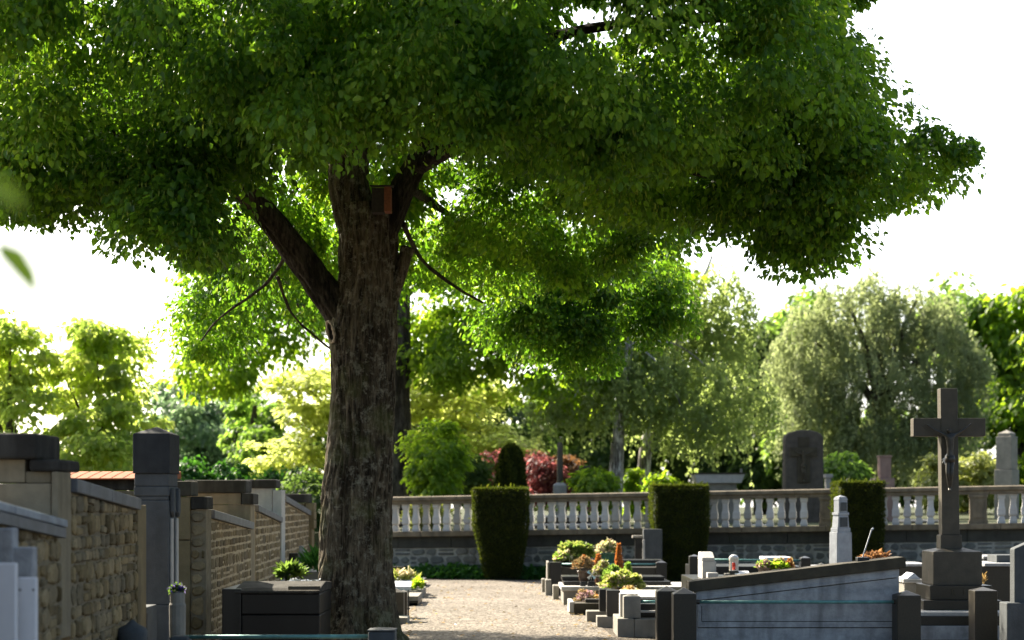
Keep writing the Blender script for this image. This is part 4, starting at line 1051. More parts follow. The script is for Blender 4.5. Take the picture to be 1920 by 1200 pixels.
# stele with a carved cross
D = 42.0
t = thing('carved_stele', 'tall round topped rough stele with a crucifix in relief, above the balustrade', 'gravestone', (X(1507, D), D, terr(7)))
x0, x1 = X(1471, D), X(1545, D)
zt, zs, zb = Z(806, D), Z(825, D), terr(7.2) - 0.05
pr = [(x0, zb), (x1, zb), (x1 - 0.01, zs)]
for i in range(1, 12):
    a = math.pi * i / 12
    pr.append(((x0 + x1) / 2 + (x1 - x0) / 2 * math.cos(a) ** 1 * 0.99, zs + (zt - zs) * math.sin(a) ** 0.75))
pr.append((x0 + 0.01, zs))
mb = MB(); mb.prism(pr, D, D + 0.42); mb.build('slab', M['greystone'], t, bevel=0.035)
for o in (t.children[0],):
    o.data.materials[0] = stone('rough dark stele', (0.115, 0.10, 0.082), 0.45, 7, 0.95, 0.8, 0.4, (0.06, 0.05, 0.04))
mb = MB()
mb.box(X(1497, D), X(1517, D), D - 0.05, D + 0.02, Z(838, D), Z(819, D)); mb.box(X(1481, D), X(1532, D), D - 0.05, D + 0.02, Z(856, D), Z(838.2, D)); mb.box(X(1495, D), X(1519, D), D - 0.05, D + 0.02, Z(905, D), Z(856.2, D))
mb.build('relief_cross', M['oldslab'], t, bevel=0.012)

def skin_figure(name, joints, edges, mat, parent, root=0, sub=2):
    bm = bmesh.new()
    sk = bm.verts.layers.skin.verify()
    base = wloc(parent)
    vv = []
    for i, (p, r) in enumerate(joints):
        v = bm.verts.new(Vector(p) - base); v[sk].radius = (r, r) if not isinstance(r, tuple) else r
        v[sk].use_root = (i == root); vv.append(v)
    for a, b in edges: bm.edges.new((vv[a], vv[b]))
    me = bpy.data.meshes.new(name); bm.to_mesh(me); bm.free()
    o = bpy.data.objects.new(name, me); col.objects.link(o); o.parent = parent
    s = o.modifiers.new('skin', 'SKIN'); s.use_smooth_shade = True; s.branch_smoothing = 0.4
    u = o.modifiers.new('sub', 'SUBSURF'); u.levels = sub; u.render_levels = sub
    me.materials.append(mat)
    return o

def crucified(D, cx, hl, hr, sh, head, pel, knee, foot, mat, parent, k=1.0, fat=1.0):
    """hl, hr: hand pixels; body follows a slack S with bent knees"""
    m = D / F * fat
    J = [
        (P(cx, pel, D), 6.2 * m * k), (P(cx + .5, (pel + sh) / 2 + 3, D), 5.4 * m * k), (P(cx, sh + 8 * k, D), 7.2 * m * k), (P(cx, sh, D), 5.0 * m * k), (P(cx - 1.0 * k, sh - 4 * k, D - .01), 2.4 * m * k),
        (P(cx - 2.0 * k, head + 3 * k, D - .03), 4.0 * m * k), (P(cx - 2.2 * k, head - 2 * k, D - .03), 3.7 * m * k),
        (P(cx - 8.5 * k, sh + 1 * k, D), 3.0 * m * k), (P((cx - 8.5 * k + hl[0]) / 2, (sh + hl[1]) / 2 + 2 * k, D), 2.3 * m * k), (P(hl[0], hl[1], D + .02), 1.6 * m * k), (P(hl[0] - 4 * k, hl[1] - 2 * k, D + .02), 1.5 * m * k),
        (P(cx + 8.5 * k, sh + 1 * k, D), 3.0 * m * k), (P((cx + 8.5 * k + hr[0]) / 2, (sh + hr[1]) / 2 + 2 * k, D), 2.3 * m * k), (P(hr[0], hr[1], D + .02), 1.6 * m * k), (P(hr[0] + 4 * k, hr[1] - 2 * k, D + .02), 1.5 * m * k),
        (P(cx - 3.6 * k, pel + 6 * k, D - .01), 4.3 * m * k), (P(cx - 4.0 * k, knee, D - .05), 3.3 * m * k), (P(cx - 2.0 * k, (knee + foot) / 2, D - .02), 2.8 * m * k), (P(cx - 1.2 * k, foot - 3 * k, D), 1.8 * m * k), (P(cx - 1.0 * k, foot + 3 * k, D - .04), 1.7 * m * k),
        (P(cx + 3.6 * k, pel + 6 * k, D - .01), 4.3 * m * k), (P(cx + 2.6 * k, knee + 1, D - .05), 3.3 * m * k), (P(cx + 2.0 * k, (knee + foot) / 2, D - .02), 2.8 * m * k), (P(cx + 1.4 * k, foot - 3 * k, D - .005), 1.8 * m * k), (P(cx + 1.2 * k, foot + 3 * k, D - .045), 1.7 * m * k)]
    E_ = [(0, 1), (1, 2), (2, 3), (3, 4), (4, 5), (5, 6), (3, 7), (7, 8), (8, 9), (9, 10), (3, 11), (11, 12), (12, 13), (13, 14), (0, 15), (15, 16), (16, 17), (17, 18), (18, 19), (0, 20), (20, 21), (21, 22), (22, 23), (23, 24)]
    f = skin_figure('crucified_figure', J, E_, mat, parent)
    mb = MB()                                                  # loincloth
    mb.lathe([(8.2 * m * k, Z(pel + 9 * k, D)), (7.9 * m * k, Z(pel + 2 * k, D)), (7.0 * m * k, Z(pel - 4 * k, D))], 14, (X(cx, D), D, 0), sy=0.85)
    mb.build('loincloth', mat, f, smooth=True)
    return f
crucified(41.93, 1507, (1489, 845), (1525, 845), 851, 846, 872, 886, 902, M['oldslab'], t, 0.62)

def column(px, D, label):
    t = thing('stone_column', label, 'monument', (X(px, D), D, terr(X(px, D))))
    x = X(px, D); zb = terr(x)
    mb = MB(); mb.lathe([(0.17, zb - .05), (0.17, Z(910, D)), (0.10, Z(905, D))], c=(x, D, 0), sq=True); mb.build('plinth', M['palestone'], t, bevel=0.01)
    mb = MB(); mb.lathe([(0.085, Z(905, D)), (0.08, Z(870, D)), (0.072, Z(834, D)), (0.05, Z(829, D))], 14, (x, D, 0)); mb.build('shaft', M['brownstone'], t, smooth=False, bevel=0.004)
column(1050, 44, 'slender stone column on a pale plinth in front of the crimson shrubs')
D = 43.5
mb = MB(); mb.box(X(1085, D), X(1107, D), D, D + 0.4, terr(2) - .05, Z(878, D)); mb.prismx([(D - .02, Z(878, D) + .001), (D + .42, Z(878, D) + .001), (D + .38, Z(873, D)), (D + .02, Z(873, D))], X(1084, D), X(1108, D))
solo(mb, 'dark_headstone', M['granite_brown'], 'narrow dark headstone with sunlit edge, next to the birch trunk', 'gravestone', (X(1096, D), D, 1.1), bevel=0.012)
D = 44.0
t = thing('tomb_canopy', 'flat pale tomb roof showing above the rail between two clipped yews', 'tomb', (X(1350, D), D, terr(5)))
mb = MB(); mb.prism([(X(1307, D), Z(906, D)), (X(1390, D), Z(906, D)), (X(1397, D), Z(889, D)), (X(1302, D), Z(889, D))], D, D + 1.0); mb.build('slab', M['palestone'], t, bevel=0.015)
mb = MB(); mb.box(X(1300, D), X(1399, D), D - .03, D + 1.03, Z(888.7, D), Z(886.5, D)); mb.build('top_edge', M['oldslab'], t, bevel=0.006)
mb = MB(); mb.box(X(1318, D), X(1382, D), D + .1, D + .9, terr(5) - .05, Z(906.3, D)); mb.build('body', M['greystone'], t, bevel=0.01)
mb = MB(); mb.box(X(1390, D), X(1394, D), D + .2, D + .3, Z(886.3, D), Z(878, D)); mb.build('finial', M['greystone'], t, bevel=0.005)
D = 41.5
t = thing('stone_pillar', 'pinkish pillar stub on a stepped base beside the yew near the white obelisk', 'monument', (X(1660, D), D, terr(9)))
mb = MB(); mb.box(X(1650, D), X(1671, D), D, D + .3, Z(896, D), Z(857, D)); mb.box(X(1648, D), X(1673, D), D - .02, D + .32, Z(857, D) + .001, Z(854, D)); mb.build('shaft', M['pink'], t, bevel=0.01)
mb = MB(); mb.box(X(1640, D), X(1676, D), D - .1, D + .4, terr(9) - .05, Z(896.3, D)); mb.build('base', M['pink'], t, bevel=0.01)
D = 42.0
t = thing('grey_obelisk', 'tall grey obelisk with stepped shoulders rising behind the balustrade', 'monument', (X(1892, D), D, terr(12)))
mb = MB(); rot = Matrix.Translation((X(1892, D), D + .2, 0)) @ Matrix.Rotation(R(-38), 4, 'Z'); mb.M = rot
zb = terr(12)
mb.box(-.2, .2, -.2, .2, Z(880, D), Z(818, D)); mb.hip(-.165, .165, -.165, .165, Z(818, D) + .001, Z(812, D), .09); mb.build('shaft', M['greystone'], t, bevel=0.012)
mb = MB(); mb.M = rot; mb.box(-.23, .23, -.23, .23, zb - .05, Z(880.3, D)); mb.build('base', M['greystone'], t, bevel=0.012)
D = 43.0
mb = MB(); mb.box(X(1549, D), X(1558, D), D, D + .2, terr(8), Z(896, D)); mb.box(X(1547, D), X(1561, D), D - .05, D + .25, Z(896, D) + .001, Z(889, D))
solo(mb, 'white_marker', M['palestone'], 'small white capped marker beside the carved stele', 'gravestone', (X(1554, D), D, 1.2), bevel=0.008)

# low graves behind the balusters
def rim_grave(px0, px1, pt, D, label, seed):
    x0, x1 = X(px0, D), X(px1, D); zb = terr((x0 + x1) / 2); zt = Z(pt, D)
    t = thing('low_grave', label, 'grave', ((x0 + x1) / 2, D, zb), 'low graves behind the balusters')
    mb = MB(); mb.box(x0, x1, D, D + 1.0, zb - .05, zt - .045); mb.build('body', M['granite'], t, bevel=0.008)
    mb = MB(); mb.box(x0 - .02, x1 + .02, D - .03, D + 1.0, zt - .044, zt); mb.build('top_slab', M['palestone'], t, bevel=0.008)
    return t
rim_grave(985, 1060, 983, 39.2, 'low dark grave with pale top, first past the yew at the path end', 1)
rim_grave(1064, 1145, 983, 39.2, 'low dark grave with pale top, behind the balusters under the birch trunk', 2)
rim_grave(1008, 1130, 967, 41.0, 'longer dark grave one row further back from the balusters', 3)
rim_grave(1390, 1450, 984, 38.3, 'low dark grave seen between the balusters in front of the flat tomb roof', 4)
rim_grave(1700, 1760, 975, 37.6, 'low dark grave seen between the balusters beside the tall crucifix', 5)

def potted(name, label, px, pyb, D, pw, ph, pot, fr, fn, fl, fm, seed, group=None, shares=None, up=0.6, zoff=0.0, wr=0.5, cat='potted plant'):
    """pot of pixel width pw and height ph standing with its foot at pyb; foliage radius fr in metres"""
    x, zb = X(px, D), Z(pyb, D)
    r, h = pw * D / F / 2, ph * D / F
    t = thing(name, label, cat, (x, D, zb), group)
    mb = MB(); mb.lathe([(r * 0.7, zb), (r * 0.92, zb + h * 0.8), (r * 1.02, zb + h * 0.82), (r * 1.05, zb + h), (r * 0.9, zb + h), (r * 0.88, zb + h * 0.9)], 20, (x, D, 0))
    mb.build('pot', M[pot], t, smooth=False, bevel=0.004, seg=1)
    tuft('foliage', (x, D, zb + h + fr[2] * 0.25 + zoff), fr, fn, fl, [M[m] for m in fm], t, seed, up, wr, shares=shares)
    return t
G1 = 'pots on the graves behind the balusters'
for a in ((1012, 966, 41.2, 'l_lime', 'yellow green plant in a pot on the back grave, nearest the yew'), (1033, 966, 41.2, 'l_cream', 'cream flowers in a pot on the back grave, second from the yew'), (1075, 966, 41.2, 'l_lime', 'yellow flowering pot on the back grave beside the pale bird bath'), (1098, 966, 41.2, 'l_red', 'pink and red flowers in a pot on the back grave')):
    potted('flower_pot', a[4], a[0], a[1], a[2], 9, 7, 'dark', (0.11, 0.1, 0.12), 160, 0.07, [a[3], 'l_green'], int(a[0]), G1, [0.7, 0.3])
D = 41.3
mb = MB(); mb.lathe([(0.07, Z(967, D)), (0.05, Z(963, D)), (0.035, Z(957, D)), (0.05, Z(950, D)), (0.10, Z(946, D)), (0.09, Z(943, D)), (0.03, Z(940, D))], 16, (X(1054, D), D, 0))
solo(mb, 'stone_urn', M['palestone'], 'pale mushroom shaped urn on the back grave behind the balusters', 'urn', (X(1054, D), D, Z(967, D)))
# ------------------------------------------------------------------ graves left of the path
def bevelled(name, mat, t, args, bevel=0.01):
    mb = MB()
    for a in args: pxb(mb, *a)
    return mb.build(name, M[mat], t, bevel=bevel)

# tall pillar monument
D = 16.0
t = thing('grave_pillar', 'tall blue grey grave pillar with heavy dark cap, in front of the tiled wall bay', 'monument', (X(284, D), D, 0))
def Dz(py): return Z(py, 16.0)
mb = MB(); mb.M = Matrix.Translation((X(284, D), D, 0))
hw = 32 * D / F
mb.box(-hw, hw, 0, .44, Dz(1134), Dz(938)); mb.box(-hw - .004, hw + .004, -.006, .446, Dz(930), Dz(912)); mb.box(-hw, hw, 0, .44, Dz(911.5), Dz(888))
mb.box(-hw + .006, hw - .006, .006, .434, Dz(938) + .001, Dz(930) - .001); mb.build('shaft', M['bluestone'], t, bevel=0.008)
mb = MB(); mb.M = Matrix.Translation((X(284, D), D, 0)); mb.hip(-hw - .012, hw + .014, -.02, .46, Dz(888) + .001, Dz(813), .075); mb.build('cap', stone('dark blue cap', (0.035, 0.038, 0.04), 0.4, 6, 0.85, 0.4, 0.4, (0.07, 0.07, 0.065)), t, bevel=0.008)
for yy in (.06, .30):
    mb = MB(); mb.M = Matrix.Translation((X(284, D), D, 0)); mb.box(hw + .001, hw + .022, yy, yy + .085, Dz(1130), Dz(972)); mb.build('lit_pilaster_strip', M['palestone'], t, bevel=0.008)  # pilasters in paler stone, their lit look put into the colour
    mb = MB(); mb.M = Matrix.Translation((X(284, D), D, 0))
    mb.prismx([(yy - .01, Dz(960)), (yy + .04, Dz(971)), (yy + .095, Dz(960)), (yy + .095, Dz(942)), (yy + .08, Dz(915)), (yy, Dz(915)), (yy - .01, Dz(942))], hw + .001, hw + .04); mb.build('side_ornament', M['bluestone'], t, bevel=0.012)
mb = MB(); mb.M = Matrix.Translation((X(284, D), D, 0)); mb.box(-hw - .09, hw + .003, -.03, .48, -.02, Dz(1134) - .001); mb.build('base', M['bluestone'], t, bevel=0.015)
D = 15.3
t = thing('stone_block', 'low round edged dark block at the foot of the grave pillar', 'grave', (X(247, D), D, 0))
mb = MB(); mb.prismx([(D + .4, 0), (D, 0), (D, Z(1152, D)), (D - .05, Z(1149, D)), (D - .06, Z(1143, D)), (D - .03, Z(1138, D)), (D + .4, Z(1138, D))], X(208, D), X(277, D)); mb.build('slab', M['bluestone'], t, bevel=0.01)
D = 14.0
t = thing('stone_urn', 'squat lidded blue stone urn below the grave pillar', 'urn', (X(251, D), D, 0))
mb = MB(); k = D / F; mb.lathe([(12 * k, 0), (14 * k, .25), (27 * k, Z(1200, D)), (29 * k, Z(1186, D)), (26 * k, Z(1178, D)), (11 * k, Z(1170, D)), (5 * k, Z(1164, D)), (2 * k, Z(1162, D))], 20, (X(248, D), D, 0)); mb.build('urn', M['bluestone'], t, smooth=True)
D = 15.2
t = thing('stone_planter', 'tall grey stone planter beside the grave pillar, purple and white flowers on top', 'planter', (X(333, D), D, 0))
mb = MB(); k = D / F; mb.lathe([(17 * k, 0.1), (15 * k, Z(1192, D)), (15.5 * k, Z(1180, D)), (16 * k, Z(1134, D)), (14 * k, Z(1130, D)), (14.5 * k, Z(1112, D)), (13 * k, Z(1110, D))], 12, (X(333, D), D, 0)); mb.build('pot', M['greystone'], t, bevel=0.006)
mb = MB(); mb.box(X(318, D), X(352, D), D - .1, D + .1, -.01, .11); mb.build('foot', M['greystone'], t, bevel=0.01)
tuft('foliage', (X(332, D), D, Z(1108, D)), (.06, .06, .05), 300, .035, [M['l_dark'], M['l_purple']], t, 201, 0.5, 0.6, shares=[.8, .2])

GW = 'white slabs below the nearest wall coping'
for a, lab, n in (((-24, 29, 1056, 9.4), 'taller white slab under the blue grey wall coping, cut by the frame edge', 1), ((33, 67, 1083, 9.6), 'shorter white slab with two small bolts, standing beside the taller one', 2)):
    D = a[3]
    t = thing('white_slab', lab, 'gravestone', (X((a[0] + a[1]) / 2, D), D, 0), GW)
    mb = MB(); mb.box(X(a[0], D), X(a[1], D), D, D + .05, 0, Z(a[2], D)); mb.build('slab', M['white'], t, bevel=0.006)
    if n == 2:
        for px in (38, 63):
            mb = MB(); mb.lathe([(.006, 0), (.006, .006), (.004, .009)], 10, (0, 0, 0)); mb.v = [Vector((X(px, D) + v.x, D - v.z, Z(1106, D) + v.y)) for v in mb.v]; mb.build('bolt', M['dark'], t)
t = thing('grey_stele', 'stepped plain grey stele behind the white slabs', 'gravestone', (X(20, 10.0), 10.0, 0))
bevelled('slab', 'concrete', t, [(-40, 24, 990, 1260, 10.0, .12), (24.3, 61, 1026, 1260, 10.02, .11)])

# enclosure with verdigris rail at the very front
D = 14.3
t = thing('grave_enclosure', 'low enclosure with blue green metal rail and dark corner post in front of the linden', 'grave enclosure', (X(600, D), D, 0))
bevelled('post', 'bluestone', t, [(690, 741, 1184, 1320, D, .2)], 0.015)
mb = MB(); mb.hip(X(689, D), X(742, D), D - .01, D + .21, Z(1184, D) + .001, Z(1181, D), .015); mb.build('post_cap', M['bluestone'], t, bevel=0.006)
bevelled('post', 'bluestone', t, [(318, 352, 1194, 1320, D, .2)], 0.015)
mb = MB(); mb.tube([(X(340, D), D + .1, Z(1196, D)), (X(700, D), D + .1, Z(1195, D))], .017, 12); mb.build('rail', M['verdigris'], t, smooth=True)
bevelled('kerb', 'greystone', t, [(350, 690, 1285, 1330, D + .02, .16)], 0.01)

# black tomb between wall and trunk
D = 18.2
t = thing('black_tomb', 'black polished granite tomb with rounded lid edge, between the wall and the linden trunk', 'tomb', (X(500, D), D, 0))
bevelled('body', 'granite', t, [(416, 452, 1104, 1216, D - .02, 1.1), (452.5, 600, 1113, 1152, D, 1.1), (452.5, 600, 1152.5, 1216, D + .03, 1.05)], 0.012)
mb = MB(); mb.prismx([(D - .03, Z(1113, D) + .001), (D + 1.2, Z(1113, D) + .001), (D + 1.2, Z(1100, D)), (D + .6, Z(1094, D)), (D + .05, Z(1103, D)), (D - .03, Z(1108, D))], X(440, D), X(600, D)); mb.build('lid', M['cap'], t, bevel=0.012)  # dull dark stone in place of granite, standing for the lid's shade
bevelled('kerb', 'brownstone', t, [(540, 600, 1099, 1106, D - .05, .04)], 0.005)
D = 20.5
potted('fern_pot', 'green fern in a low pot behind the black tomb', 545, 1094, D, 26, 14, 'dark', (.15, .14, .08), 300, .11, ['l_dark'], 203, up=0.5, wr=0.4)
t = thing('plastic_sheet', 'crumpled dark plastic sheet on the back of the black tomb', 'plastic sheet', (X(570, 19.0), 19.0, Z(1096, 19.0)))
vs, fs = [], []
for j in range(9):
    for i in range(17):
        px = 542 + i * 3.6; y = 18.75 + j * 0.06
        vs.append((X(px, 19), y, Z(1097, 19) + .05 * abs(noise.noise(Vector((i * .35, j * .5, 3)))) + .03 * math.sin(i * .9 + j) ** 2 + 0.03 * math.sin(j / 8 * math.pi)))
for j in range(8):
    for i in range(16): fs.append((j * 17 + i, j * 17 + i + 1, j * 17 + i + 18, j * 17 + i + 17))
mb = MB(); mb.add(vs, fs); mb.build('sheet', plain('dark plastic', (0.045, 0.05, 0.055), 0.22), t, smooth=True)
D = 29.5
GL = 'small slabs leaning at the farthest wall bay'
t = thing('leaning_slab', 'dark narrow slab against the farthest wall bay', 'gravestone', (X(552, D), D, 0), GL); bevelled('slab', 'granite_brown', t, [(542, 558, 1037, 1110, D, .15)])
t = thing('leaning_slab', 'pale grey slab with slanted edge against the farthest wall bay', 'gravestone', (X(568, D), D, 0), GL)
mb = MB(); mb.prism([(X(558, D), 0), (X(575, D), 0), (X(573, D), Z(1050, D)), (X(566, D), Z(1024, D)), (X(559, D), Z(1024, D))], D + .1, D + .25); mb.build('slab', M['concrete'], t, bevel=0.01)
D = 28.5
t = thing('grave_kerb', 'low grey grave kerb hidden between the trunk and the farthest wall bay', 'grave', (X(590, D), D, 0)); bevelled('kerb', 'greystone', t, [(540, 625, 1072, 1130, D, 1.2)])
tuft_o = thing('fern', 'long leafed green fern beside the trunk on the low grey kerb', 'plant', (X(588, 28.2), 28.2, Z(1072, 28.2)))
tuft('foliage', (X(588, 28.2), 28.3, Z(1066, 28.2)), (.16, .16, .28), 120, .22, [M['l_ivy']], tuft_o, 205, 0.9, 0.25)

# graves just right of the trunk
D = 23.4
t = thing('stone_post', 'dark gabled stone post half hidden by the linden trunk', 'post', (X(750, D), D, 0))
mb = MB(); mb.hip(X(728, D), X(757, D), D, D + .2, 0, Z(1111, D), .055); mb.build('post', M['brownstone'], t, bevel=0.008)
D = 24.1
t = thing('stone_post', 'slim dark stone post next to the gravel, beside the thin iron stake', 'post', (X(760, D), D, 0))
mb = MB(); mb.hip(X(750, D), X(763, D), D, D + .2, 0, Z(1110, D), .03); mb.build('post', M['brownstone'], t, bevel=0.006)
t = thing('iron_stake', 'thin iron stake standing by the path edge next to the dark posts', 'stake', (X(766, 23.7), 23.7, 0))
mb = MB(); mb.tube([(X(766, 23.7), 23.7, 0), (X(766, 23.7), 23.7, Z(1106, 23.7))], .009, 8); mb.tube([(X(766, 23.7) - .02, 23.7, Z(1141, 23.7)), (X(766, 23.7) + .02, 23.7, Z(1141, 23.7))], .012, 8); mb.build('stake', M['dark'], t)
t = thing('stone_kerb', 'small grey kerb stone at the foot of the dark posts', 'kerb', (X(760, 22.9), 22.9, 0)); bevelled('kerb', 'greystone', t, [(740, 764, 1158, 1172, 22.9, .5)])
D = 27.0
t = thing('low_grave', 'low black framed grave with pale edging between linden and gravel', 'grave', (X(770, D), D, 0))
bevelled('body', 'granite_brown', t, [(715, 783, 1130, 1140, D, 1.2), (715, 783, 1127, 1142, D + .01, 1.19)], 0.006)
bevelled('edging', 'greystone', t, [(715, 784, 1118, 1126.8, D - .02, 1.2)], 0.006)
mb = MB(); mb.box(X(715, D), X(784, D), D, D + 1.2, 0, Z(1127.2, D)); mb.build('front', M['granite_brown'], t, bevel=0.006)
D = 29.2
t = thing('planted_grave', 'grave with sunlit pale slab, grass sprays and small hedge at the gravel edge', 'grave', (X(760, D), D, 0))
mb = MB(); mb.box(X(690, D), X(790, D), D, D + 1.6, 0, Z(1108, D)); mb.build('kerb', M['greystone'], t, bevel=0.01)
mb = MB(); mb.prismx([(D + .1, Z(1108, D) + .001), (D + 1.4, Z(1108, D) + .001), (D + 1.4, Z(1090, D)), (D + .1, Z(1100, D))], X(690, D), X(770, D)); mb.build('slab', M['white'], t, bevel=0.01)
tuft('hedge', (X(781, D), D + .35, Z(1108, D) + .08), (.09, .3, .15), 900, .05, [M['l_second']], t, 206, 0.3, 0.6)
tuft('grass_spray', (X(752, D + 1.2), D + 1.2, Z(1094, D + 1.2)), (.32, .2, .16), 320, .16, [M['l_lime'], M['l_cream']], t, 207, 0.5, 0.16, shares=[.85, .15])
D = 33.0
t = thing('low_grave', 'low grey grave at the far corner of the gravel path', 'grave', (X(770, D), D, 0)); bevelled('kerb', 'bluestone', t, [(715, 793, 1088, 1104, D, 1.3)])
t = thing('dark_headstone', 'small dark headstone right beside the trunk, near the rubble wall', 'gravestone', (X(748, 34), 34, 0)); bevelled('slab', 'granite', t, [(735, 756, 1062, 1100, 34.0, .2)])

# ------------------------------------------------------------------ graves right of the path
def posty(name, label, px0, px1, pyt, D, dep, h, mat, group=None, cat='post'):
    t = thing(name, label, cat, (X((px0 + px1) / 2, D), D, 0), group)
    mb = MB(); mb.hip(X(px0, D), X(px1, D), D, D + dep, 0, Z(pyt, D), h); mb.build('post', M[mat], t, bevel=0.007)
    return t
GP = 'pointed stone posts of the tomb enclosures'
posty('stone_post', 'pointed dark brown post at the low end of the sloping concrete tomb', 1263, 1306, 1114, 19.2, .27, .07, 'granite_brown', GP)
posty('stone_post', 'second pointed dark post, just behind the one at the low end of the concrete tomb', 1232, 1272, 1109, 20.0, .26, .06, 'granite_brown', GP)
posty('stone_post', 'pointed dark brown post at the high end of the verdigris rail', 1683, 1727, 1117, 19.2, .28, .055, 'granite_brown', GP)
posty('stone_post', 'broad dark post with a low peak in front of the crucifix steps', 1828, 1871, 1108, 19.6, .28, .04, 'granite_brown', GP)

# sloping concrete tomb
D = 19.55
t = thing('sloping_tomb', 'large bluish concrete tomb whose dark coping slopes up away from the path', 'tomb', (X(1500, D), D, 0))
xa, xb = X(1305, D), X(1686, D)
za, zb_ = Z(1109, D), Z(1066, D)
mb = MB(); mb.prism([(xa, 0), (xb, 0), (xb, zb_), (xa, za)], D, D + .26); mb.build('side_wall', M['concrete'], t, bevel=0.008)
mb = MB()
def band(a, b, c, d, o=.012): mb.prism([(a, c[0]), (b, c[1]), (b, d[1]), (a, d[0])], D - o, D - .001)
sl = (zb_ - za) / (xb - xa)
h0, h1 = Z(1176, D), Z(1166, D)
band(xa + .02, xb - .02, (h0, h0), (h1, h1))
band(xa + .02, xa + .06, (h1 + .001,) * 2, (Z(1136, D),) * 2); band(xb - .06, xb - .02, (h1 + .001,) * 2, (Z(1136, D),) * 2)
band(xa + .03, xb - .03, (za - .10, zb_ - .10), (za - .075, zb_ - .075))
mb.build('panel_moulding', M['concrete'], t, bevel=0.004)
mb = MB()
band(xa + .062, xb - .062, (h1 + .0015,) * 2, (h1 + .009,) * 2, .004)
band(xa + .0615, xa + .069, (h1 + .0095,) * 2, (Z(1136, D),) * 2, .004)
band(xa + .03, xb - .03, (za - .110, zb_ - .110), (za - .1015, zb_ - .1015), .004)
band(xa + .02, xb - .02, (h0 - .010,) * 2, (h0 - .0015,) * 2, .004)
mb.build('moulding_shade_line', M['band'], t)  # dark strips painting the shade lines along the mouldings
mb = MB(); k = .115
xa2, xb2 = X(1291, D), X(1697, D)
f = lambda x: za + sl * (x - xa)
mb.prism([(xa2, f(xa2) + .002), (xb2, f(xb2) + .002), (xb2, f(xb2) + k), (xb2 - .03, f(xb2) + k + .012), (xa2, f(xa2) + k + .01)], D - .05, D + .31); mb.build('coping', M['oldslab'], t, bevel=0.01)
t2 = thing('metal_rail', 'blue green metal rail between two dark posts in front of the concrete tomb', 'rail', (X(1495, 19.3), 19.3, Z(1130, 19.3)))
mb = MB(); mb.tube([(X(1304, 19.3), 19.33, Z(1129, 19.3)), (X(1690, 19.3), 19.33, Z(1129, 19.3))], .019, 14); mb.build('bar', M['verdigris'], t2, smooth=True)
for px in (1309, 1680):
    mb = MB(); mb.tube([(X(px, 19.3) - .02, 19.33, Z(1129, 19.3)), (X(px, 19.3) + .02, 19.33, Z(1129, 19.3))], .028, 14); mb.build('collar', M['bronze'], t2, bevel=0.004)
t3 = thing('metal_bracket', 'thin leaning metal rod on a small foot at the top of the sloping coping', 'bracket', P(1617, 1052, 19.7))
mb = MB(); mb.tube([P(1617, 1046, 19.7), P(1634, 994, 19.75)], .008, 8); mb.tube([P(1634, 994, 19.75), P(1637, 991, 19.8)], .012, 8); mb.build('rod', M['steel'], t3)
mb = MB(); pxb(mb, 1608, 1630, 1045, 1053, 19.62, .14); mb.build('foot', M['dark'], t3, bevel=0.006)
mb = MB(); mb.tube([P(1534, 1064, 19.9), P(1535, 1058, 19.9), P(1540, 1056, 19.9), P(1544, 1058, 19.9)], .007, 8)
solo(mb, 'metal_hook', M['whitepot'], 'tiny pale curled hook on the sloping coping', 'hook', P(1534, 1064, 19.9))

# pale corner enclosure at the path
D = 20.7
t = thing('corner_enclosure', 'pale stone corner block with a pointed pillar on top, where the graves meet the gravel', 'grave enclosure', (X(1185, D), D, 0))
mb = MB(); mb.box(X(1158, D), X(1189, D), D, D + .95, -.01, Z(1160, D)); mb.box(X(1189.6, D), X(1262, D), D + .012, D + .9, -.01, Z(1161, D)); mb.build('base', M['greystone'], t, bevel=0.008)
mb = MB(); mb.hip(X(1170, D), X(1202, D), D + .06, D + .26, Z(1160, D) + .001, Z(1119, D), .035); mb.build('corner_pillar', M['greystone'], t, bevel=0.008)
mb = MB(); mb.box(X(1166, D), X(1200, D), D + .34, D + .56, Z(1160, D) + .001, Z(1116, D)); mb.build('corner_pillar', M['palestone'], t, bevel=0.008)
mb = MB(); mb.tube([(X(1200, D), D + .2, Z(1130, D)), (X(1262, D), D + .2, Z(1130, D))], .017, 12); mb.build('rail', M['verdigris'], t, smooth=True)
mb = MB(); mb.box(X(1202.5, D), X(1262, D), D + .12, D + .18, Z(1150, D), Z(1146, D)); mb.build('edging', M['palestone'], t, bevel=0.004)
mb = MB(); mb.box(X(1203, D), X(1262, D), D + .3, D + .85, Z(1160, D) + .003, Z(1135, D)); mb.build('ledger', M['granite'], t, bevel=0.006)
D = 22.3
t = thing('black_pillar', 'square black granite pillar behind the pale corner block', 'gravestone', (X(1150, D), D, 0), 'black granite pillars')
mb = MB(); mb.box(X(1138, D), X(1163, D), D, D + .22, Z(1156, D) + .001, Z(1107, D)); mb.build('pillar', M['granite'], t, bevel=0.006)
mb = MB(); mb.box(X(1119.5, D), X(1158, D), D - .01, D + .3, -.01, Z(1156, D)); mb.build('base', M['greystone'], t, bevel=0.008)
D = 23.3
t = thing('black_pillar', 'square black granite pillar beside the gravel, next to the low grave with pink flowers', 'gravestone', (X(1130, D), D, 0), 'black granite pillars')
mb = MB(); mb.box(X(1124, D), X(1148, D), D, D + .22, Z(1146, D) + .001, Z(1105, D)); mb.build('pillar', M['granite'], t, bevel=0.006)
mb = MB(); mb.box(X(1100, D), X(1146, D), D - .02, D + .3, -.01, Z(1146, D)); mb.build('base', M['greystone'], t, bevel=0.008)
t = thing('white_ledger', 'flat sunlit pale ledger slab behind the black pillars', 'grave', (X(1200, 22.6), 22.6, 0))
D = 22.7
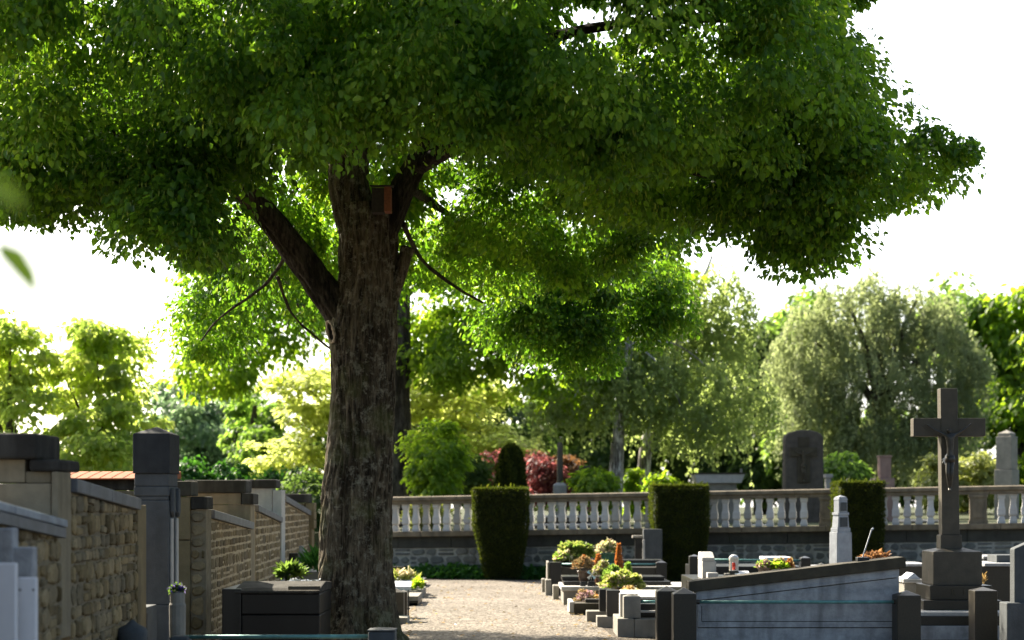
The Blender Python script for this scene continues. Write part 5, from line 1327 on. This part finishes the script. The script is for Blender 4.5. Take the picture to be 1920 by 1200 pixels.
mb = MB(); mb.box(X(1160, D), X(1290, D), D, D + 1.9, Z(1124, D), Z(1119, D)); mb.build('slab', M['palestone'], t, bevel=0.008)
mb = MB(); mb.box(X(1164, D), X(1290, D), D + .03, D + 1.85, -.01, Z(1124, D) - .001); mb.build('body', M['granite_brown'], t, bevel=0.008)
D = 24.8
t = thing('low_grave', 'low dark kerbed grave with pink flowers at the gravel edge', 'grave', (X(1100, D), D, 0))
mb = MB(); mb.box(X(1077, D), X(1165, D), D, D + 1.0, -.01, Z(1131, D)); mb.build('kerb', M['oldslab'], t, bevel=0.01)
mb = MB(); mb.box(X(1068, D), X(1077, D) - .002, D + .04, D + .96, -.01, Z(1129, D)); mb.build('edging', M['palestone'], t, bevel=0.008)  # pale strip stands for the kerb's sunlit side beside its dark front
mb = MB(); mb.box(X(1098, D), X(1150, D), D + .1, D + .8, Z(1131, D) + .001, Z(1124, D)); mb.build('slab', M['granite_brown'], t, bevel=0.008)
t = thing('pink_flowers', 'loose pale pink flowers on the low kerbed grave', 'flowers', P(1100, 1128, 25.3))
tuft('foliage', P(1099, 1124, 25.3), (.15, .14, .14), 420, .045, [M['l_pink'], M['l_heath']], t, 209, 0.4, 0.7, shares=[.75, .25])
t = thing('orange_petals', 'few orange blossoms lying on the low kerbed grave beside the black pillar', 'flowers', P(1122, 1126, 25.2))
tuft('foliage', P(1120, 1124, 25.2), (.08, .07, .04), 70, .05, [M['l_orange'], M['l_dry']], t, 210, 0.3, 0.7)

D = 27.2
t = thing('grey_tomb', 'long pale grey tomb with a projecting cornice, sunlit on its path side', 'tomb', (X(1160, D), D, 0))
mb = MB()
for a, b in ((1056.5, 1118), (1118.7, 1190), (1190.7, 1300)): mb.box(X(a, D), X(b, D), D, D + 1.5, -.01, Z(1108, D))
mb.build('body', M['greystone'], t, bevel=0.006)
mb = MB(); mb.box(X(1052, D), X(1300, D), D - .05, D + 1.55, Z(1108, D) + .001, Z(1099.5, D)); mb.build('cornice', M['palestone'], t, bevel=0.012)
mb = MB(); mb.box(X(1058, D), X(1262, D), D + .35, D + 1.35, Z(1099.5, D) + .001, Z(1092, D)); mb.build('ledger', M['granite'], t, bevel=0.01)
mb = MB(); mb.box(X(1056, D), X(1252, D), D + .6, D + 1.3, Z(1092, D) + .001, Z(1084, D)); mb.build('upper_ledger', M['granite'], t, bevel=0.01)
for px0, px1, py0, D2, lab in ((1037, 1048, 1098, 28.8, 'pale upright kerb stone past the end of the grey tomb'), (1023, 1034, 1087, 30.0, 'sunlit kerb stone at the corner of the black granite tomb'), (1016, 1022, 1086, 31.2, 'narrow sunlit kerb stone, last in the row along the gravel')):
    t = thing('kerb_stone', lab, 'kerb', (X(px0, D2), D2, 0), 'kerb stones along the gravel'); bevelled('block', 'greystone', t, [(px0, px1, py0, 1175, D2, .45)], .008)
    t.children[0].location.z += 0.0
D = 30.3
t = thing('black_granite_tomb', 'black granite tomb with corner posts and verdigris rail, flower pots standing on it', 'tomb', (X(1140, D), D, 0))
mb = MB(); mb.box(X(1046, D), X(1232, D), D, D + 1.2, -.01, Z(1064, D)); mb.build('body', M['granite_brown'], t, bevel=0.008)
mb = MB(); mb.box(X(1031, D), X(1052, D), D - .05, D + .2, -.01, Z(1054, D)); mb.build('post', M['granite'], t, bevel=0.008)
mb = MB(); mb.hip(X(1230, D), X(1250, D), D - .05, D + .15, -.01, Z(1055, D), .04); mb.build('post', M['granite'], t, bevel=0.008)
mb = MB(); mb.box(X(1026, D), X(1030, D), D, D + .9, -.01, Z(1054, D)); mb.build('lit_side_strip', M['greystone'], t, bevel=0.006)  # pale strip painting the lit side of the corner post
mb = MB(); mb.tube([(X(1050, D), D + .03, Z(1058, D)), (X(1232, D), D + .03, Z(1058, D))], .016, 12); mb.build('rail', M['verdigris'], t, smooth=True)
mb = MB(); mb.box(X(1040, D + 1), X(1240, D + 1), D + .6, D + 1.2, Z(1064, D) + .001, Z(1052, D)); mb.build('ledger', M['granite'], t, bevel=0.008)

GF = 'plants on the graves beside the path'
D = 30.9
potted('shrub_pot', 'big yellow green shrub on the black granite tomb, at its path end', 1078, 1056, D, 50, 6, 'dark', (.28, .24, .20), 1300, .085, ['l_lime', 'l_lime', 'l_dark'], 211, GF, [.55, .25, .2], 0.6, .06)
potted('shrub_pot', 'low yellow green shrub beside the big shrub on the black granite tomb', 1060, 1057, D - .2, 26, 5, 'dark', (.17, .17, .12), 500, .08, ['l_lime', 'l_cream', 'l_green'], 221, GF, [.6, .2, .2])
potted('green_pot_plant', 'dark green plastic pot with a cream and green plant on the black granite tomb', 1139, 1056, D - .3, 31, 19, 'greenpot', (.17, .16, .17), 620, .075, ['l_lime', 'l_cream'], 212, GF, [.7, .3], 0.8)
D = 27.75
potted('heather_pot', 'brown pot with a round dry heather bush on the grey tomb', 1095, 1090, D, 25, 20, 'brownpot', (.165, .16, .16), 1100, .05, ['l_heath', 'l_orange'], 213, GF, [.97, .03], 0.7, .03, .35)
potted('heather_pot', 'smaller dark pot with a pale cream bush next to the heather on the grey tomb', 1130, 1098, D - .3, 20, 15, 'brownpot', (.13, .13, .17), 800, .05, ['l_heath', 'l_cream', 'l_lime'], 214, GF, [.5, .25, .25], 0.7, .04, .4)
def cone_plant(name, label, px, pyt, pyb, D, hw, mat, seed, n=1400, ln=.045):
    t = thing(name, label, 'plant', P(px, pyb, D), GF)
    rng = np.random.default_rng(seed)
    u = rng.random(n) ** 1.4; th = rng.random(n) * 6.283
    h = (pyb - pyt) * D / F; r0 = hw * D / F
    rad = r0 * np.clip(np.minimum(1.15 - u, (u + .12) * 5), 0.06, 1) * (.8 + .25 * rng.random(n))
    pos = np.stack([X(px, D) + rad * np.cos(th), D + rad * np.sin(th), Z(pyb, D) + u * h], 1)
    dr = np.stack([np.cos(th) * .6, np.sin(th) * .6, 0 * th + 1], 1)
    leaf_object('foliage', [(leaf_geo(pos, dr + rng.normal(size=(n, 3)) * .25, dr * [1, 1, 0] + rng.normal(size=(n, 3)) * .4, ln * (.6 + .8 * rng.random(n)), .35), rng.random(n), 0)], [M[mat]], t)
    mb = MB(); mb.lathe([(r0 * .5, 0), (r0 * .62, .05), (r0 * .05, h * .9)], 10, P(px, pyb, D)); mb.build('core', M['brownpot'], t)
cone_plant('orange_heather', 'tall cone of orange dyed heather standing among the pots', 1160, 1022, 1086, 27.6, 7.5, 'l_orange', 215)
cone_plant('orange_heather', 'short orange dyed heather tip behind the cream bush', 1122, 1042, 1070, 28.2, 7, 'l_orange', 216, 600)
cone_plant('dwarf_conifer', 'small dark green pointed conifer in front of the black granite tomb', 1177, 1058, 1104, 26.9, 10, 'l_green', 217, 1200, .05)
potted('mixed_planter', 'sprawling planter of yellow and green foliage on the near edge of the grey tomb', 1168, 1118, 26.3, 30, 16, 'brownpot', (.27, .2, .17), 1500, .075, ['l_second', 'l_lime', 'l_cream'], 218, GF, [.45, .42, .13], 0.6, .02)
potted('mixed_planter', 'dark green bushy plant behind the sprawling yellow planter', 1150, 1100, 27.2, 22, 12, 'brownpot', (.16, .15, .17), 700, .06, ['l_green', 'l_dark'], 219, GF, [.6, .4], 0.8)
t = thing('dry_blossoms', 'cream and orange blossoms hanging over the pale ledger slab', 'flowers', P(1182, 1112, 25.6))
tuft('foliage', P(1181, 1112, 25.6), (.13, .1, .07), 170, .06, [M['l_cream'], M['l_dry']], t, 220, 0.3, 0.7)
t = thing('foil_pinwheel', 'pale blue and white foil pinwheel on a stick between the pots', 'pinwheel', P(1109, 1096, 27.3))
D = 27.3
mb = MB(); mb.tube([P(1109, 1098, D), P(1109, 1078, D)], .005, 6); mb.build('stick', M['steel'], t)
for k in range(4):
    a = k * math.pi / 2 + .5
    mb = MB(); c = P(1109, 1078, D - .01); u = Vector((math.cos(a), -.1, math.sin(a))); w = Vector((-math.sin(a), -.35, math.cos(a)))
    mb.add([c, c + u * .085, c + u * .07 + w * .05, c + Vector((0, .012, 0)), c + u * .085 + Vector((0, .012, 0)), c + u * .07 + w * .05 + Vector((0, .012, 0))], [(0, 1, 2), (5, 4, 3), (0, 3, 4, 1), (1, 4, 5, 2), (2, 5, 3, 0)])
    mb.build('blade', M['plasticblue' if k % 2 else 'whitepot'], t)
for px, w, lab in ((1093, 5, 'small black grave lamp on the grey tomb, below the heather pot'), (1109, 7, 'wider small black box beside the grave lamp on the grey tomb')):
    t = thing('grave_lamp', lab, 'grave lamp', P(px, 1099, 27.25)); D = 27.25
    bevelled('box', 'dark', t, [(px - w, px + w, 1091.5, 1099.3, D, .1)], .006); mb = MB(); pxb(mb, px - w + 1, px + w - 1, 1090, 1091.3, D + .01, .08); mb.build('lid', M['granite'], t, bevel=.003)
t = thing('terracotta_lamp', 'small orange grave light beside the foil pinwheel', 'grave lamp', P(1118, 1098, 27.5)); D = 27.5
mb = MB(); mb.lathe([(.03, Z(1099, D)), (.038, Z(1096, D)), (.036, Z(1087, D)), (.02, Z(1083, D))], 12, (X(1119, D), D, 0)); mb.build('glass', M['terracotta'], t, smooth=True)

# stones against the rubble wall
D = 35.3
t = thing('wall_stele', 'dark upright stele with grey moulded frame against the rubble wall', 'gravestone', (X(1196, D), D, 0))
mb = MB(); mb.box(X(1191, D), X(1204, D), D, D + .2, 0, Z(1009, D)); mb.build('slab', M['granite'], t, bevel=.006)
mb = MB(); mb.box(X(1186, D), X(1206, D), D - .04, D + .24, Z(1009, D) + .001, Z(1004, D)); mb.build('cap', M['greystone'], t, bevel=.01)
t = thing('wall_stele', 'broad blue grey stone slab against the rubble wall beside the yew', 'gravestone', (X(1224, D), D, 0)); D = 35.1
mb = MB(); mb.box(X(1206.6, D), X(1242, D), D, D + .25, 0, Z(992, D)); mb.build('slab', M['bluestone'], t, bevel=.012)
mb = MB(); mb.box(X(1204.8, D), X(1209, D), D - .05, D - .002, 0, Z(1012, D)); mb.build('edge_strip', M['palestone'], t, bevel=.006)

# second row: tomb behind the sloping coping
D = 25.8
t = thing('railed_tomb', 'black tomb with two capped posts and blue green rail behind the sloping coping', 'tomb', (X(1405, D), D, 0))
mb = MB(); mb.box(X(1300, D), X(1505, D), D, D + 1.2, -.01, Z(1062, D)); mb.build('body', M['granite'], t, bevel=.008)
for a, b, pt in ((1292, 1311, 1043), (1500, 1518, 1046)):
    mb = MB(); mb.hip(X(a, D), X(b, D), D - .1, D + .1, -.01, Z(pt, D), .03); mb.build('post', M['granite'], t, bevel=.007)
mb = MB(); mb.tube([(X(1311, D), D - .02, Z(1049, D)), (X(1500, D), D - .02, Z(1051, D))], .015, 12); mb.build('rail', M['verdigris'], t, smooth=True)
mb = MB(); mb.box(X(1440, D), X(1492, D), D + .3, D + .9, Z(1062, D) + .001, Z(1046, D)); mb.build('ledger', M['white'], t, bevel=.008)
D = 22.6
t = thing('low_tomb', 'low dark tomb just over the sloping coping, with lantern and flower pots on it', 'tomb', (X(1410, D), D, 0))
mb = MB(); mb.box(X(1304, D), X(1530, D), D, D + 1.9, -.01, Z(1088, D)); mb.build('body', M['granite'], t, bevel=.008)
zt = Z(1088, D)
def onb(px0, px1, py0, D, dep): return (X(px0, D), X(px1, D), D, D + dep, zt + .001, Z(py0, D))
D = 22.9
t = thing('cream_stele', 'cream stone stele with sloped top and carved side, above the low end of the coping', 'gravestone', (X(1325, D), D, zt))
mb = MB(); x0, x1 = X(1317, D), X(1343, D)
mb.box(x0, x1, D, D + .55, zt + .001, Z(1052, D)); mb.prismx([(D, Z(1052, D) + .001), (D + .55, Z(1052, D) + .001), (D + .45, Z(1036, D)), (D + .22, Z(1036, D)), (D, Z(1046, D))], x0 - .005, x1 - .02); mb.build('slab', M['palestone'], t, bevel=.01)
mb = MB()
rg = random.Random(9)
for k in range(9): mb.box(x0 - .004, x0 - .0005, D + .12 + .0, D + .12 + rg.uniform(.05, .12), Z(1078 - k * 2.6, D), Z(1076.6 - k * 2.6, D))
mb.build('carving', M['oldslab'], t)
t = thing('cream_block', 'small cream block in front of the cream stele', 'grave', (X(1336, 22.65), 22.65, zt)); D = 22.65
mb = MB(); mb.box(*onb(1327, 1347, 1074, D, .18)); mb.build('block', M['palestone'], t, bevel=.008)
t = thing('grey_block', 'small grey stone block left of the red lantern', 'grave', (X(1364, D), D, zt)); mb = MB(); mb.box(*onb(1359, 1369, 1075, D, .14)); mb.build('block', M['greystone'], t, bevel=.008)
D = 22.9
t = thing('grave_lantern', 'white grave lantern with a red candle behind its window', 'lantern', (X(1376, D), D, Z(1070, D)))
w = 8.2 * D / F
mb = MB(); mb.box(X(1369, D), X(1385, D), D - .02, D + .16, zt + .001, Z(1071, D)); mb.build('plinth', M['granite'], t, bevel=.005)
mb = MB()
for sx in (-1, 1):
    for sy in (0, 1): mb.box(X(1377, D) + sx * (w - .012) - .009, X(1377, D) + sx * (w - .012) + .009, D + sy * .10, D + sy * .10 + .018, Z(1071, D) + .001, Z(1047, D))
mb.box(X(1377, D) - w, X(1377, D) + w, D - .004, D + .122, Z(1049, D), Z(1045, D)); mb.box(X(1377, D) - w, X(1377, D) + w, D - .004, D + .122, Z(1071, D) + .0015, Z(1069, D)); mb.build('frame', M['whitepot'], t, bevel=.002)
mb = MB(); mb.lathe([(w, Z(1045, D) + .001), (w * .95, Z(1043, D)), (w * .5, Z(1040.5, D)), (.004, Z(1040, D))], 16, (X(1377, D), D + .06, 0)); mb.build('roof', M['white'], t, smooth=True)
mb = MB(); mb.lathe([(.022, Z(1069, D) + .001), (.022, Z(1057, D)), (.018, Z(1055, D))], 14, (X(1377, D), D + .055, 0)); mb.build('candle', M['redglass'], t, smooth=True)
mb = MB(); mb.box(X(1377, D) - w + .02, X(1377, D) + w - .02, D + .1, D + .104, Z(1069, D), Z(1049, D)); mb.build('back_pane', M['glass'], t)
t = thing('white_plaque', 'tilted white plaque lying on the low dark tomb', 'plaque', (X(1395, 22.7), 22.7, zt)); D = 22.7
mb = MB(); mb.prismx([(D, zt + .001), (D + .3, zt + .001), (D + .3, Z(1072, D)), (D + .26, Z(1072, D)), (D, zt + .03)], X(1381, D), X(1409, D)); mb.build('plaque', M['white'], t, bevel=.006)
D = 22.75
potted('flower_planter', 'wicker planter of pale pink flowers on the low dark tomb', 1434, 1084, D, 26, 20, 'basket', (.1, .1, .07), 330, .042, ['l_pink', 'l_heath', 'l_green'], 231, 'planters on the low dark tomb', [.45, .3, .25])
potted('flower_planter', 'white pot of yellow green plants with two tall white stalks on the low dark tomb', 1460, 1084, D - .05, 27, 17, 'whitepot', (.12, .1, .075), 420, .045, ['l_lime', 'l_second'], 232, 'planters on the low dark tomb', [.6, .4])
t = bpy.data.objects['flower_planter.001']
for px, h in ((1455, 1038), (1464, 1034)):
    x = X(px, D)
    c = P(px, 1066, D); tuft('flower_stalk', (x, D, (Z(h, D) + c.z) / 2), (.02, .02, (Z(h, D) - c.z) / 2), 70, .045, [M['l_lime'], M['l_cream']], t, px, 1.2, 0.4, base=1.0)
potted('flower_planter', 'small orange heather pot at the end of the planters on the low dark tomb', 1480, 1083, D, 14, 12, 'terracotta', (.055, .06, .12), 300, .045, ['l_orange', 'l_dry'], 233, 'planters on the low dark tomb', [.8, .2], 1.0)

# white obelisk
D = 25.5
t = thing('white_obelisk', 'white stepped obelisk with square side panels in front of the last clipped yew', 'monument', (X(1582, D), D, 0))
rot = Matrix.Translation((X(1581, D), D + .2, 0)) @ Matrix.Rotation(R(26), 4, 'Z')
m = D / F
mb = MB(); mb.M = rot
mb.box(-.150, .150, -.10, .10, 0, Z(998, D), top=(-.135, .135, -.095, .095)); mb.box(-.120, .120, -.085, .085, Z(998, D) + .001, Z(990, D)); mb.box(-.105, .105, -.075, .075, Z(990, D) + .001, Z(966, D), top=(-.09, .09, -.07, .07)); mb.box(-.10, .10, -.08, .08, Z(966, D) + .001, Z(961, D))
mb.box(-.078, .078, -.065, .065, Z(961, D) + .001, Z(938, D)); mb.box(-.082, .082, -.07, .07, Z(938, D) + .001, Z(934, D), top=(-.078, .078, -.066, .066)); mb.hip(-.07, .07, -.06, .06, Z(934, D) + .001, Z(932, D), .03)
mb.build('shaft', stone('weathered shade toned white stone', (0.40, 0.42, 0.45), 0.3, 8, 0.85, 0.2, 0.35, (0.25, 0.26, 0.26)), t, bevel=.006)  # white stone with its blue grey shade put into the base colour
for z0, z1, ww in ((988, 970, .07), (958, 942, .055)):
    mb = MB(); mb.M = rot; mb.box(-ww, ww, -.082, -.078, Z(z0, D), Z(z1, D)); mb.build('panel', M['bluestone'], t, bevel=.002)

# the crucifix monument
D = 21.0
t = thing('crucifix_monument', 'tall brown stone cross bearing a bronze crucified figure, base lettered R I P', 'cross', (X(1782, D), D, 0))
m = D / F
dp = .17
mb = MB()
mb.prism([(X(1766.5, D), Z(1003, D)), (X(1799.5, D), Z(1003, D)), (X(1795.5, D), Z(728, D)), (X(1763.5, D), Z(728, D))], D, D + dp)
mb.box(X(1763, D), X(1803, D), D - .02, D + dp + .02, Z(1034, D), Z(1003, D) - .0005); mb.build('shaft', M['brownstone'], t, bevel=.006)
for a, b in ((1713, 1764.1), (1796.5, 1848)):
    mb = MB(); mb.box(X(a, D), X(b, D), D + .002, D + dp - .002, Z(818, D), Z(784, D)); mb.build('cross_arm', M['brownstone'], t, bevel=.006)
mb = MB(); mb.hip(X(1743, D), X(1834, D), D - .18, D + .40, Z(1096, D), Z(1034, D), 0.09); mb.v[-1].z = Z(1022, D); mb.build('base_block', M['brownstone'], t, bevel=.006)
mb = MB(); mb.box(X(1735, D), X(1850, D), D - .24, D + .5, Z(1123, D), Z(1096, D) - .001); mb.build('lettered_block', M['granite_brown'], t, bevel=.008)
mb = MB(); mb.box(X(1720, D), X(1865, D), D - .32, D + .6, Z(1141, D), Z(1123, D) - .001); mb.box(X(1690, D), X(1880, D), D - .75, D + .9, Z(1165, D), Z(1148, D)); mb.build('step', M['granite_brown'], t, bevel=.008)
mb = MB(); mb.box(X(1692, D), X(1878, D), D - .72, D + .88, Z(1148, D) + .0005, Z(1141, D) - .001); mb.build('step_slab', M['palestone'], t, bevel=.006)
mb = MB(); mb.box(X(1680, D), X(1890, D), D - .8, D + 1.0, -.01, Z(1165, D) - .001); mb.build('plinth', M['concrete'], t, bevel=.008)
fc = bpy.data.curves.new('inscription', 'FONT'); fc.body = 'R  I  P'; fc.size = .105; fc.extrude = .003; fc.align_x = 'CENTER'; fc.space_character = 1.15
tmp = bpy.data.objects.new('tmp', fc); col.objects.link(tmp)
dg = bpy.context.evaluated_depsgraph_get()
fm = bpy.data.meshes.new_from_object(tmp.evaluated_get(dg)); bpy.data.objects.remove(tmp)
fo = bpy.data.objects.new('lettering', fm); col.objects.link(fo); fo.parent = t
fo.rotation_euler = (R(90), 0, 0); fo.location = Vector((X(1797, D), D - .2435, Z(1113.5, D))) - wloc(t)
fm.materials.clear(); fm.materials.append(M['oldslab'])
crucified(D - .075, 1781, (1741, 798), (1818, 797), 815, 806, 858, 888, 918, M['bronze'], t, 1.0, 1.25)
d = thing('dry_twig', 'pale dry twig tucked at the waist of the bronze figure', 'twig', P(1772, 862, D - .13))
mb = MB(); mb.tube([P(1775, 852, D - .12), P(1770, 862, D - .15), P(1767, 868, D - .16)], .006, 6); mb.tube([P(1770, 862, D - .15), P(1772, 871, D - .16)], .005, 6); mb.tube([P(1772, 858, D - .14), P(1766, 862, D - .17)], .004, 6); mb.build('stem', M['whitepot'], d)
t = thing('pale_grave', 'sunlit pale slab with a small pitched stone between the concrete tomb and the crucifix', 'grave', (X(1712, 21.8), 21.8, 0)); D = 21.9
mb = MB(); mb.box(X(1694, D), X(1731, D), D, D + .9, Z(1093, D), Z(1086, D)); mb.build('slab', M['palestone'], t, bevel=.008)
mb = MB(); mb.prism([(X(1704, D), Z(1086, D) + .001), (X(1729, D), Z(1086, D) + .001), (X(1717, D), Z(1075, D))], D + .1, D + .5); mb.build('pitched_stone', M['white'], t, bevel=.006)
mb = MB(); mb.box(X(1697, D), X(1729, D), D + .04, D + .86, -.01, Z(1093, D) - .001); mb.build('body', M['greystone'], t, bevel=.008)

# right edge
D = 19.0
t = thing('grey_headstone', 'large dark grey headstone with sloping shoulder at the frame edge', 'gravestone', (X(1905, D), D, 0))
mb = MB(); mb.prism([(X(1902, D), 0), (X(1985, D), 0), (X(1985, D), Z(1026, D)), (X(1960, D), Z(1010, D)), (X(1936, D), Z(1014, D)), (X(1902, D), Z(1029, D))], D, D + .18); mb.build('slab', M['bluestone'], t, bevel=.012)
mb = MB(); mb.box(X(1885, D), X(1990, D), D - .06, D + .24, -.01, Z(1130, D)); mb.build('base', M['bluestone'], t, bevel=.012)
D = 24.5
t = thing('dark_tomb', 'plain dark tomb block with grey ledge behind the crucifix base', 'tomb', (X(1870, D), D, 0))
mb = MB(); mb.box(X(1834, D), X(1960, D), D, D + .9, 0, Z(1062, D)); mb.build('body', M['granite_brown'], t, bevel=.008)
mb = MB(); mb.box(X(1845, D), X(1960, D), D - .04, D + .94, Z(1062, D) + .001, Z(1056, D)); mb.build('ledge', M['concrete'], t, bevel=.008)
mb = MB(); mb.box(X(1880, D), X(1960, D), D + .3, D + .8, Z(1056, D) + .001, Z(1042, D)); mb.build('upper_block', M['bluestone'], t, bevel=.008)
t = thing('dry_straw_flowers', 'little tuft of dry straw coloured flowers beside the crucifix base', 'flowers', P(1840, 1098, 21.6))
tuft('foliage', P(1841, 1094, 21.6), (.05, .05, .09), 60, .075, [M['l_dry']], t, 241, 1.6, 0.22)
mb = MB(); mb.lathe([(.022, Z(1168, 21.6)), (.03, Z(1102, 21.6)), (.045, Z(1098, 21.6))], 12, (X(1841, 21.6), 21.6, 0)); mb.build('vase', M['dark'], t)
D = 31.0
GB = 'low graves along the foot of the terrace wall'
for px0, px1, py, lab, mt in ((1655, 1740, 1062, 'low dark grave at the wall foot, left of the crucifix base', 'granite_brown'), (1846, 1930, 1048, 'low blue grey grave at the wall foot, beyond the dark tomb block', 'bluestone'), (1530, 1570, 1068, 'low dark grave at the wall foot, beside the white obelisk', 'granite')):
    t = thing('low_grave', lab, 'grave', (X((px0 + px1) / 2, D), D, 0), GB)
    mb = MB(); mb.box(X(px0, D), X(px1, D), D, D + 1.1, 0, Z(py, D)); mb.build('body', M[mt], t, bevel=.01)
    mb = MB(); mb.box(X(px0, D) - .03, X(px1, D) + .03, D - .03, D + 1.13, Z(py, D) + .001, Z(py - 5, D)); mb.build('ledger', M['concrete'], t, bevel=.01)
t = thing('red_leaf_plant', 'low reddish leafed plant behind the leaning metal rod', 'plant', P(1645, 1055, 27))
tuft('foliage', (X(1643, 27), 27, Z(1046, 27)), (.22, .15, .10), 260, .07, [M['l_brown']], t, 243, .4, .5)
mb = MB(); mb.lathe([(.12, 0), (.15, .4), (.17, Z(1052, 27))], 14, (X(1643, 27), 27, 0)); mb.build('pot', M['greystone'], t)
